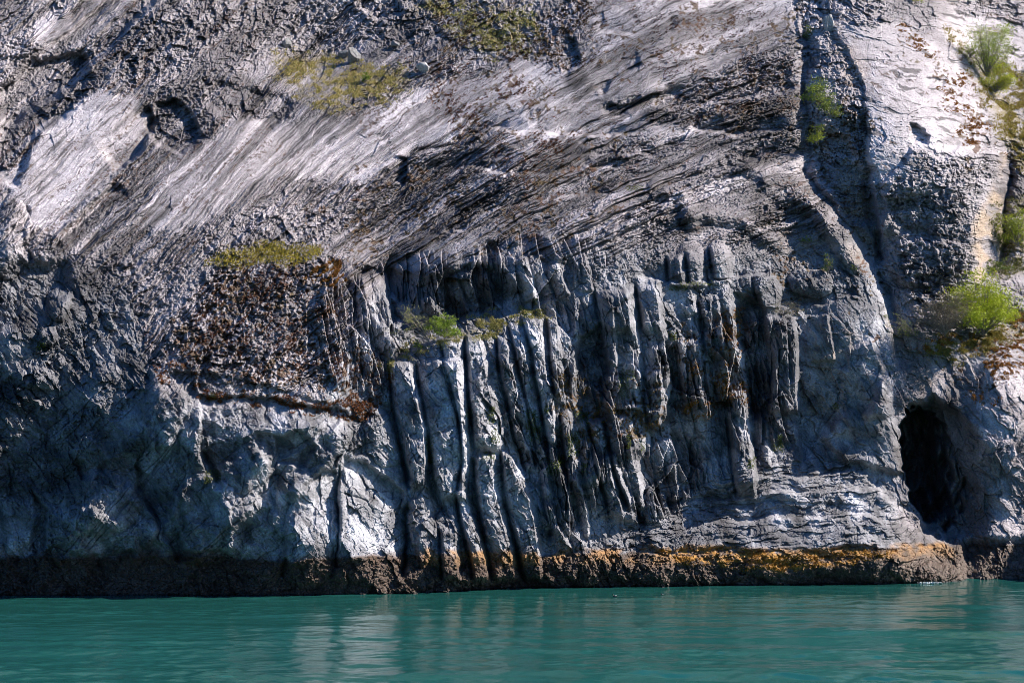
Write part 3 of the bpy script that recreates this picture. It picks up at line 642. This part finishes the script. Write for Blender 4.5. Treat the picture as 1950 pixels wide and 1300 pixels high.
qw = np.stack([iw[:-1, :-1], iw[:-1, 1:], iw[1:, 1:], iw[1:, :-1]], -1).reshape(-1, 4)
k = N("glacial_water")
k.b.inputs["Base Color"].default_value = (.011, .078, .070, 1); k.b.inputs["Roughness"].default_value = .06; k.b.inputs["IOR"].default_value = 1.33
k.b.inputs["Specular IOR Level"].default_value = .5
tc = k.n("TexCoord"); mp = k.n("Mapping"); mp.inputs["Scale"].default_value = (.9, 2.2, 1); k.l(tc.outputs["Object"], mp.inputs[0])
n1 = k.n("TexNoise", Scale=3.2, Detail=4.0, Roughness=.6); k.l(mp.outputs[0], n1.inputs["Vector"])
bp = k.n("Bump", Strength=.12, Distance=.10); k.l(n1.outputs["Fac"], bp.inputs["Height"]); k.l(bp.outputs[0], k.b.inputs["Normal"])
wme = mk_mesh("water", np.stack([XW, YW, ZW], -1).reshape(-1, 3), qw, smooth=True)
link("water", wme, k.m, kind="structure", label="green glacial sea with soft ripples at the foot of the cliff")
print('water', time.time() - T0)

# ------------------------------------------------------------------ where things stand on the rock
NRM = None
gy = np.gradient(POS, axis=0); gx = np.gradient(POS, axis=1); NRM = np.cross(gy, gx); NRM /= np.linalg.norm(NRM, axis=-1, keepdims=True) + 1e-9
if NRM[NV // 2, NU // 2, 1] > 0: NRM = -NRM
def ij(u, v):
    i = np.clip(np.searchsorted(us, u), 1, NU - 2); j = np.clip(np.searchsorted(vs_, v), 1, NV - 2); return j, i
def at(u, v): j, i = ij(u, v); return POS[j, i]
def leaf_mat(name, rough=.6, trans=.25):
    k = N(name); at_ = k.n("Attribute", attribute_name="own"); tc = k.n("TexCoord")
    n1 = k.n("TexNoise", Scale=2.5, Detail=3.0); k.l(tc.outputs["Object"], n1.inputs["Vector"])
    mr = k.n("MapRange"); mr.inputs[1].default_value = .3; mr.inputs[2].default_value = .7; mr.inputs[3].default_value = .7; mr.inputs[4].default_value = 1.25
    k.l(n1.outputs["Fac"], mr.inputs[0]); vm = k.n("VectorMath", operation='SCALE'); k.l(at_.outputs["Color"], vm.inputs[0]); k.l(mr.outputs[0], vm.inputs["Scale"])
    k.l(vm.outputs[0], k.b.inputs["Base Color"]); k.b.inputs["Roughness"].default_value = rough; k.b.inputs["Specular IOR Level"].default_value = .2
    tr = k.n("BsdfTranslucent"); k.l(vm.outputs[0], tr.inputs["Color"]); mx = k.n("MixShader"); mx.inputs[0].default_value = trans
    out = k.t.nodes["Material Output"]; k.l(k.b.outputs[0], mx.inputs[1]); k.l(tr.outputs[0], mx.inputs[2]); k.l(mx.outputs[0], out.inputs[0]); return k.m
M_LEAF = leaf_mat("alder_leaves", .5, .35); M_GRASS = leaf_mat("dry_grass", .7, .25); M_HEATH = leaf_mat("heather", .9, .05)
def bark():
    k = N("bark"); tc = k.n("TexCoord"); n = k.n("TexNoise", Scale=8.0, Detail=4.0); k.l(tc.outputs["Object"], n.inputs["Vector"])
    cr = k.n("ValToRGB"); cr.color_ramp.elements[0].color = (.10, .085, .07, 1); cr.color_ramp.elements[1].color = (.28, .25, .22, 1)
    k.l(n.outputs["Fac"], cr.inputs[0]); k.l(cr.outputs[0], k.b.inputs["Base Color"]); k.b.inputs["Roughness"].default_value = .85; return k.m
M_BARK = bark()
def rand_dirs(n): v = rng.normal(size=(n, 3)); return v / np.linalg.norm(v, axis=1, keepdims=True)
def leaves(cent, size, cols, up=0.0, name="leaves"):
    """one small folded leaf (quad) per centre"""
    n = len(cent); a = rand_dirs(n); a[:, 2] += up; a /= np.linalg.norm(a, axis=1, keepdims=True)
    b = np.cross(a, rand_dirs(n)); b /= np.linalg.norm(b, axis=1, keepdims=True) + 1e-9
    sz = size * rng.uniform(.6, 1.35, n)[:, None]; a = a * sz; b = b * sz * .62
    vv = np.stack([cent - a * .5, cent + b * .5, cent + a * .5, cent - b * .5], 1).reshape(-1, 3)
    return mk_mesh(name, vv, np.arange(4 * n).reshape(n, 4), np.repeat(cols, 4, 0))
def tubes(paths, name="stem"):
    vv, ff = [], []; o = 0
    for P, r0, r1 in paths:
        P = np.asarray(P); n = len(P); r = np.linspace(r0, r1, n); ang = np.arange(5) * 2 * math.pi / 5
        t = np.gradient(P, axis=0); t /= np.linalg.norm(t, axis=1, keepdims=True) + 1e-9
        x = np.cross(t, [.3, 1, .1]); x /= np.linalg.norm(x, axis=1, keepdims=True) + 1e-9; y = np.cross(t, x)
        ring = P[:, None] + r[:, None, None] * (np.cos(ang)[None, :, None] * x[:, None] + np.sin(ang)[None, :, None] * y[:, None])
        vv.append(ring.reshape(-1, 3))
        for i in range(n - 1):
            for j in range(5): a = o + i * 5 + j; b = o + i * 5 + (j + 1) % 5; ff.append((a, b, b + 5, a + 5))
        o += n * 5
    return mk_mesh(name, np.concatenate(vv), np.array(ff), np.full((o, 3), .2), True)
def grow(h, w, nmain, nsub, droop=0.0, lean=(0, 0), flat=1.0):
    paths, tips = [], []
    for m in range(nmain):
        az = rng.uniform(0, 2 * math.pi); el = math.asin(rng.uniform(.12, 1)); rr = rng.uniform(.72, 1.05)
        end = np.array([math.cos(az) * math.cos(el) * w / 2 * rr + lean[0] * h, math.sin(az) * math.cos(el) * w / 2 * .75 * rr + lean[1] * h, math.sin(el) * h * rr])
        t = np.linspace(0, 1, 7)[:, None]; bend = np.array([0, 0, 1.0]) * h * rng.uniform(.05, .3)
        P = end * t + bend * (t * (1 - t)) - np.array([0, 0, droop * h]) * t ** 2 + rng.normal(0, .025 * h, (7, 3)) * t
        paths.append((P, .011 * h + .012, .01)); tips.append(P[-1])
        for q in range(nsub):
            k0 = P[int(rng.uniform(.45, .99) * 6)]; d = rand_dirs(1)[0]; d[2] = abs(d[2]) * .5 - droop; L = h * rng.uniform(.12, .26)
            tt = np.linspace(0, 1, 4)[:, None]; Q = k0 + d * L * tt + np.array([0, 0, .15 * L]) * tt * (1 - tt)
            paths.append((Q, .012, .005)); tips += [Q[2], Q[3]]
    return paths, np.array(tips)
def shrub(name, label, u, v, h, w, nmain, nsub, nleaf, c1, c2, lsize=.15, spread=.28, droop=0, lean=(0, 0), group=None, cat="shrub", out=.15, bare=0.0):
    p = at(u, v); root = link(name, None, None, label=label, category=cat)
    if group: root["group"] = group
    root.location = (float(p[0]), float(p[1] - out - .16 * h), float(p[2] - .05))
    paths, tips = grow(h, w, nmain, nsub, droop, lean)
    link("stems", tubes(paths), M_BARK, root)
    if nleaf:
        keep = tips[rng.random(len(tips)) > bare]; pw_ = rng.exponential(size=len(keep)) ** 1.4; ti = rng.choice(len(keep), nleaf, p=pw_ / pw_.sum()); c = keep[ti] + rng.normal(0, spread * h * .2, (nleaf, 3)) * [1, 1, .7]; c[:, 2] = np.maximum(c[:, 2], .05)
        t = np.clip(rng.random(len(keep))[ti][:, None] * .75 + rng.random((nleaf, 1)) * .4, 0, 1); c1 = np.array(c1); c2 = np.array(c2)
        link("foliage", leaves(c, lsize, c1 * (1 - t) + c2 * t, name="foliage"), M_LEAF, root)
    return root
BG1, BG2 = (.52, .56, .03), (.28, .38, .03)
DG1, DG2 = (.22, .30, .05), (.09, .14, .03)
GY1, GY2 = (.16, .16, .09), (.09, .08, .055)
shrub("alder_bush","large bright yellow green bush on the ledge above the cave",1862,640,7.8,9.2,26,11,11000,BG1,BG2,.19,.34,lean=(-.08,-.25),out=.8)
shrub("alder_bush","sparse grey brown bush with mostly bare twigs left of the bright green bush",1785,640,6.0,7.6,30,11,4200,(.24,.20,.13),(.13,.11,.07),.13,.34,lean=(-.15,-.3),out=2.0)
shrub("alder_bush","thin dark green branches hanging out left over the gully above the cave",1745,640,3.4,5.2,9,8,900,DG1,GY1,.13,.3,droop=.15,lean=(-.95,0))
shrub("alder_bush","tall pale green bush high on the right slope against bare rock",1872,150,8.0,7.6,20,10,6500,(.42,.50,.08),(.2,.3,.05),.17,.3,lean=(.08,0))
shrub("alder_bush","low yellow green bush at the foot of the tall bush on the right slope",1890,178,5.0,5.4,15,9,5200,BG1,(.2,.24,.04),.16,.34)
shrub("alder_bush","small dark twiggy bush left of the tall bush on the right slope",1845,112,2.0,2.6,9,7,360,DG1,GY2,.11,.3)
shrub("alder_bush","pale wispy bush right of the tall bush on the right slope",1925,105,2.6,3.2,7,7,330,(.24,.28,.09),(.13,.16,.06),.13,.4)
shrub("alder_bush","green bush at the right edge of the photo beside the dark hollow",1932,468,5.6,5.6,14,9,4200,(.40,.45,.05),(.16,.22,.035),.17,.3)
shrub("alder_bush","dark green bush under the right edge bush above a dark rock",1900,520,2.2,3.6,10,8,1300,(.17,.21,.05),DG2,.14,.3)
shrub("alder_bush","bright green low shrub on the grassy ledge behind the pillars",846,642,2.6,4.6,18,9,4200,(.36,.46,.05),(.16,.25,.04),.13,.28,out=.6)
shrub("young_alder","tall thin sapling with few pale leaves leaning over the grassy ledge",818,650,5.0,3.0,7,9,800,(.36,.38,.12),(.2,.2,.08),.13,.2,lean=(-.38,0),out=.7,cat="sapling")
shrub("alder_bush","small dark green tuft of shrub at the left end of the grassy ledge",798,664,1.2,2.0,9,6,700,DG1,DG2,.11,.3)
shrub("alder_bush","upper dense green shrub growing in the steep right gully",1550,210,4.0,3.4,12,9,2400,(.34,.42,.05),DG2,.15,.34,out=1.6)
shrub("alder_bush","middle green shrub in the steep right gully hanging over shade",1574,232,3.0,3.4,11,8,1500,(.30,.36,.05),DG2,.14,.34,out=1.6)
shrub("alder_bush","lower yellow green shrub in the steep right gully",1547,280,2.8,2.2,9,8,1300,(.40,.42,.05),DG1,.14,.34,out=1.6)
shrub("alder_bush","small dark bush at the top of the steep right gully",1535,76,2.2,1.8,8,7,700,(.2,.24,.05),DG2,.13,.34)
shrub("alder_bush","grey green drooping twiggy bush over the top of the smooth right wall",1490,600,2.6,5.2,18,9,1100,(.19,.18,.10),(.09,.09,.05),.11,.3,droop=.2)
shrub("alder_bush","single bright green bush on the yellow grass terrace",697,156,1.3,1.5,9,6,420,(.20,.30,.03),(.1,.17,.02),.14,.34)
shrub("alder_bush","small green bush at the top edge above the right slab",1742,8,1.6,2.4,8,6,500,BG1,DG1,.15,.34)
shrub("alder_bush","small green bush on the pale ledge near the gully",1533,462,.9,2.0,9,6,500,(.22,.27,.05),DG1,.11,.3)
shrub("alder_bush","upright green bush beside the dark block under the pale ledge",1575,520,2.2,1.4,8,7,500,(.19,.22,.06),DG2,.12,.3)
shrub("alder_bush","small round green bush on the rim right of the dark block",1622,515,1.0,.9,6,5,200,(.19,.22,.06),DG2,.11,.3)

# plants rooted in cracks
spots = [(817,845,"tuft right of the first pale pillar",1.6,.8),(818,872,"lowest tuft beside the first pale pillar",.9,.6),(893,785,"tuft left of the second bright edge",.9,.7),(935,790,"moss strip on the second bright rib",1.6,.7),
 (943,830,"lower moss strip beside the second bright rib",1.4,.8),(930,868,"green cushion at the foot of a broken pillar",.8,1.2),(1010,800,"dark green plant in the crack between thin ribs",2.2,.9),(1018,825,"lower plant in the crack between thin ribs",1.6,1.2),
 (1040,778,"small plant on the tall pale rib",.7,.4),(1058,890,"yellow green plant above the waterline ribs",1.4,.9),(1045,885,"dark plant left of the yellow green one",1.3,.6),(1068,876,"small bright plant on a rib top",1.0,.7),
 (1092,845,"dark plant deep in the central crack",2.4,1.2),(1108,795,"plant beside the rusty patch of the wall",1.2,1.2),(1187,735,"tall green streak above the round block",2.4,1.0),(1196,712,"green tuft at the top of the notched rib",1.1,1.3),
 (1222,850,"small green tuft beside the pale round rib",.8,.5),(1197,840,"green strip on the curved rib",1.4,.4),(1280,640,"tuft on the rim of the right flutes",.9,.7),(1430,880,"green tuft at the foot of the bright narrow edge",1.2,.7),
 (1480,850,"dark green tuft low on the smooth wall",1.0,1.1),(1484,835,"small bright tuft low on the smooth wall",.7,.4),(1590,772,"tiny green tuft on the smooth right wall",.6,.5),(1112,890,"small dark tuft between low ribs",.9,.6),(1540,255,"tuft at the shaded foot of the gully",.8,.9),
 (405,905,"dark green plants in the shaded crack of the left face",1.3,1.6),(405,755,"small tuft on the crest of the left face",.6,.6),(78,660,"small tuft on the shaded left slope",.8,.9),(1005,598,"yellow green tuft at the right end of the grassy ledge",.6,1.0),(1208,358,"bright moss on a small ledge of the upper slope",.5,1.6),(1325,540,"green moss line along a narrow ledge",.4,3.4),(1290,548,"yellow moss line at the end of a narrow ledge",.4,1.8)]
for (u, v, lb, h, w_) in spots:
    yel = rng.random() * .6
    c1 = np.array((.15, .20, .03)) * (1 - yel) + np.array((.28, .28, .04)) * yel; n = int(170 * max(h, .5) * max(w_, .5)) + 60
    p = at(u, v + 6); root = link("crack_plant", None, None, label="green " + lb if 'green' not in lb and 'moss' not in lb else lb, category="plant", group="green plants rooted in the cracks and ledges")
    root.location = (float(p[0]), float(p[1] - .2), float(p[2]))
    # hangs down the crack following the rock
    q = rng.uniform(-.5, .5, (n, 2)) * (w_, h); jj, ii = ij(u + q[:, 0] / px, v - q[:, 1] / px)
    cc = POS[jj, ii] + rng.normal(0, .07, (n, 3)) + [0, -.14, 0] - np.array(root.location)
    t = rng.random((n, 1)); link("foliage", leaves(cc, .13, c1 * (1 - t) + np.array((.05, .075, .02)) * t, name="foliage"), M_LEAF, root)

# ------------------------------------------------------------------ grass, heather: ground cover
def scatter(m, n, lo=.05):
    """n random grid cells inside a mask"""
    m = m.copy(); m[(U < -30) | (U > 1980) | (V < -30)] *= .0
    P = np.clip(m.ravel(), 0, 1); P = np.where(P > lo, P, 0).astype(float); P /= P.sum(); i = rng.choice(len(P), n, p=P); return i
TM = {k: mask(p, 22, 1.6) for k, p in TURF.items()}
def grass(name, m, n, label, c1, c2, h=.28, c3_=None):
    h *= .75; n = int(n * .75)
    i = scatter(m, n); b = POS.reshape(-1, 3)[i] + rng.normal(0, .05, (n, 3)) * [1, 1, .3]
    nb = 4; bb = np.repeat(b, nb, 0) + rng.normal(0, .07, (n * nb, 3)) * [1, 1, .2]; a = rng.uniform(0, 6.28, n * nb)
    hh = h * rng.uniform(.5, 1.3, n * nb); wd_ = .035; tip = bb + np.stack([np.cos(a) * .4 * hh, np.sin(a) * .4 * hh - .1 * hh, hh], 1)
    s_ = np.stack([-np.sin(a) * wd_, np.cos(a) * wd_, a * 0], 1); vv = np.stack([bb - s_, bb + s_, tip], 1).reshape(-1, 3)
    t = np.repeat(rng.random((n, 1)), nb, 0); cc = np.array(c1) * (1 - t) + np.array(c2) * t
    link(name, mk_mesh(name, vv, np.arange(3 * n * nb).reshape(-1, 3), np.repeat(cc, 3, 0)), M_GRASS, kind="stuff", label=label)
YG, OLV = (.50, .40, .17), (.27, .27, .08)
nz_ = ss(.25 + 1.1 * noise(U / 11, V / 6, 950) + .6 * noise(U / 35, V / 20, 951))
grass("grass", TM['terrace'] * nz_, 5200, "yellow grass terrace high on the cliff left of centre", YG, OLV, .32)
grass("grass", TM['hump'] * (.5 + .5 * nz_), 3000, "bright yellow moss and grass cap on the rounded hump", (.38,.30,.04), (.26,.24,.04), .22)
grass("grass", TM['ledge'] * nz_, 3200, "dry grass along the slanting ledge behind the pillars", (.34,.29,.11), (.2,.21,.06), .22)
grass("grass", TM['top'] * nz_, 3500, "patchy olive grass at the top middle of the cliff", (.42,.36,.14), (.22,.25,.06), .25)
grass("grass", TM['right'] * nz_, 8000, "yellow green grass strip on the upper right slope", (.36,.33,.07), (.24,.17,.05), .28)
grass("grass", TM['right_low'] * nz_, 2500, "dark olive grass beside the hollow at the right edge", (.2,.2,.06), (.1,.11,.03), .26)
grass("grass", TM['shoulder'] * nz_, 4000, "orange brown grass on the shoulder above the cave", (.33,.25,.06), (.2,.19,.05), .24)
def heath(name, m, n, label, c1, c2, sz=.2):
    i = scatter(m, n, .2); b = POS.reshape(-1, 3)[i] + NRM.reshape(-1, 3)[i] * .06; nb = 4; sz *= .72; 
    bb = np.repeat(b, nb, 0) + rng.normal(0, sz * .4, (n * nb, 3)); t = np.repeat(rng.random((n, 1)) ** .8, nb, 0)
    me = leaves(bb, sz, np.array(c1) * (1 - t) + np.array(c2) * t, name=name); link(name, me, M_HEATH, kind="stuff", label=label)
RB, DB, RU = (.20, .065, .022), (.045, .026, .016), (.34, .17, .03)
hz_ = ss(.1 + 1.3 * noise(P1 / 9, Q1 / 4, 961) + .7 * noise(U / 3.5, V / 3, 962)) * ss(.55 + noise(U / 45, V / 30, 960))
hm = lambda p: mask(p, 26, 1.5) * hz_
heath("heather", mask([(300,640),(420,520),(520,480),(610,480),(650,580),(720,740),(690,780),(560,740),(440,740),(330,700)], 50, 2) * hz_, 7500, "rust red and dark brown heather speckling the rounded hump on the left", RB, DB, .12)
heath("heather", hm([(760,110),(1060,130),(1120,240),(1020,330),(880,330),(840,200)]), 2600, "dark brown heather flecks on the pale streaked slab in the upper middle", RB, DB, .17)
heath("heather", hm([(800,-10),(1130,-10),(1140,120),(980,130),(850,80)]), 3000, "brown heather among broken rock at the top middle", (.12,.07,.03), DB)
heath("heather", hm([(1120,0),(1530,0),(1530,240),(1260,230)]), 2400, "dark heather flecks on the pale slab at the top right of centre", DB, (.09,.03,.02), .17)
heath("heather", hm([(1300,620),(1410,600),(1420,780),(1300,810)]), 1500, "rust brown growth on the dark fluted wall", RB, RU, .16)
heath("heather", hm([(1060,700),(1110,720),(1330,760),(1330,800),(1120,880),(1060,860)]), 1500, "orange brown growth in the central cracks", RU, (.14,.11,.03), .14)
heath("heather", hm([(1690,20),(1880,180),(1905,330),(1850,300),(1780,140)]), 2200, "red brown heather along the right rim of the big pale slab", RB, RU, .17)
heath("heather", hm([(1740,660),(1950,600),(1960,690),(1900,760),(1820,740)]), 2600, "red brown heather over the shoulder above the cave", RB, RU, .17)
heath("heather", mask([(285,690),(380,698),(385,735),(500,748),(640,770),(720,745),(735,700),(745,720),(700,800),(620,790),(500,772),(380,755),(290,712)], 9, 1.4) * ss(.2 + 1.2 * noise(U / 9, V / 5, 963) + 1.0 * noise(U / 34, V / 20, 964)), 2000, "rust red heather mat along the crest above the smooth left face", RB, (.10,.05,.02), .2)
heath("heather", mask([(520,478),(640,480),(660,540),(600,560),(560,520)], 12, 1.4) * hz_, 2200, "rust red heather beside the yellow moss cap on the hump", RB, (.24,.14,.03), .18)
heath("seaweed", ORG * (V > 1040) * ss(.1 + 1.5 * noise(U / 26, V / 5, 970) + .8 * noise(U / 90, V / 12, 971)), 1900, "orange seaweed draped along the low shelf above the waterline", (.42,.20,.02), (.22,.12,.02), .13)

# ------------------------------------------------------------------ loose boulders
def boulder(u, v, r, label, sq=(1, .8, .75), mat=None, tone=.4):
    import bmesh
    bm = bmesh.new(); bmesh.ops.create_icosphere(bm, subdivisions=4, radius=1); P = np.array([x.co[:] for x in bm.verts]); sd_ = int(u)
    for q in range(9):
        d = rand_dirs(1)[0]; h = P @ d; P -= np.clip(h - rng.uniform(.5, .8), 0, None)[:, None] * d * .95
    P *= (1 + .13 * fbm(P[:, 0] * 3 + sd_, P[:, 1] * 3 + P[:, 2] * 2, 1.3, 4, sd_))[:, None]; P *= np.array(sq) * r
    fc = np.array([[x.index for x in f.verts] for f in bm.faces]); bm.free(); p = at(u, v)
    o = link("boulder", mk_mesh("boulder", P, fc, np.full((len(P), 3), tone)), M_ROCK, label=label, category="boulder", group="loose boulders on the upper slope")
    o.location = (float(p[0]), float(p[1] - .2 * r), float(p[2] + .45 * r))
boulder(806,136,.85,"pale round boulder alone at the right end of the yellow grass terrace")
boulder(672,116,1.25,"largest dark boulder at the upper edge of the yellow grass terrace",(.8,.8,1.1),tone=.2)
boulder(655,110,.8,"smaller dark boulder left of the largest one above the yellow grass",tone=.2)
boulder(548,86,.8,"grey boulder above the left end of the yellow grass terrace",(.8,.8,1),tone=.25)
boulder(752,88,.6,"small dark boulder above the right part of the yellow grass",tone=.2)
boulder(1577,52,1.1,"pale grey boulder wedged at the top of the right gully",(.8,.8,1),tone=.33)

# ------------------------------------------------------------------ birds on the water, foam at the rock
def plain(name, rgb, r=.6):
    k = N(name); tc = k.n("TexCoord"); n = k.n("TexNoise", Scale=20.0); k.l(tc.outputs["Object"], n.inputs["Vector"]); mx = k.n("MixRGB"); mx.inputs[1].default_value = (*rgb, 1); mx.inputs[2].default_value = (*[c * .6 for c in rgb], 1)
    k.l(n.outputs["Fac"], mx.inputs[0]); k.l(mx.outputs[0], k.b.inputs["Base Color"]); k.b.inputs["Roughness"].default_value = r; return k.m
M_BLK = plain("black_plumage", (.012, .012, .014)); M_WHT = plain("white_plumage", (.75, .75, .72))
def blob(P0, rad, name, mat, parent):
    """smooth body swept along a spine"""
    P0 = np.array(P0, float); t = np.gradient(P0, axis=0); t /= np.linalg.norm(t, axis=1, keepdims=True); x = np.cross(t, [0, 1, 0]); x /= np.linalg.norm(x, axis=1, keepdims=True); y = np.cross(t, x)
    a = np.arange(12) * 2 * math.pi / 12; ring = P0[:, None] + np.array(rad)[:, None, None] * (np.cos(a)[None, :, None] * x[:, None] * .85 + np.sin(a)[None, :, None] * y[:, None])
    ff = [(i * 12 + j, i * 12 + (j + 1) % 12, (i + 1) * 12 + (j + 1) % 12, (i + 1) * 12 + j) for i in range(len(P0) - 1) for j in range(12)]
    return link(name, mk_mesh(name, ring.reshape(-1, 3), ff, smooth=True), mat, parent)
def seabird(u, row, sc, label):
    d = CAMZ * F / (row - HOR); r = link("seabird", None, None, label=label, category="bird", group="small seabirds floating near the rocks")
    r.location = ((u - 975) / F * d, d, .03); r.scale = (sc,) * 3
    blob([(.26,0,.10),(.2,0,.09),(.1,0,.07),(-.02,0,.06),(-.12,0,.09),(-.17,0,.16),(-.18,0,.24),(-.2,0,.29),(-.24,0,.29),(-.27,0,.28)], [.005,.05,.09,.11,.085,.05,.04,.048,.04,.004], "body", M_BLK, r)
    blob([(-.26,0,.285),(-.30,0,.28),(-.34,0,.272)], [.016,.011,.003], "bill", M_BLK, r)
    for sd_ in (-1, 1): blob([(.2,sd_*.06,.14),(.08,sd_*.085,.12),(-.06,sd_*.08,.11)], [.006,.045,.01], "wing_patch", M_WHT, r)
seabird(1171, 1136.5, .9, "black seabird with a white wing patch floating off the pillars")
seabird(1261, 1132.5, .6, "smaller dark seabird floating farther right by the shelf")
k = N("foam"); k.b.inputs["Base Color"].default_value = (.75, .8, .8, 1); k.b.inputs["Roughness"].default_value = .6
tc = k.n("TexCoord"); nn = k.n("TexNoise", Scale=12.0); k.l(tc.outputs["Object"], nn.inputs["Vector"]); bp = k.n("Bump", Strength=.6); k.l(nn.outputs["Fac"], bp.inputs["Height"]); k.l(bp.outputs[0], k.b.inputs["Normal"]); M_FOAM = k.m
fc = []
for (u, row, n, su, sv_) in [(1770,1110,130,.6,.3)]:
    d = CAMZ * F / (row - HOR); fc.append(np.array([(u - 975) / F * d, d, .04]) + rng.normal(0, 1, (n, 3)) * [su, sv_, .05])
fc = np.concatenate(fc); fc[:, 2] = np.abs(fc[:, 2] - .04) + .03
link("foam", leaves(fc, .13, np.full((len(fc), 3), .8), up=.0, name="foam"), M_FOAM, kind="stuff", label="small patches of white foam where ripples meet the rock")
print('done', time.time() - T0)
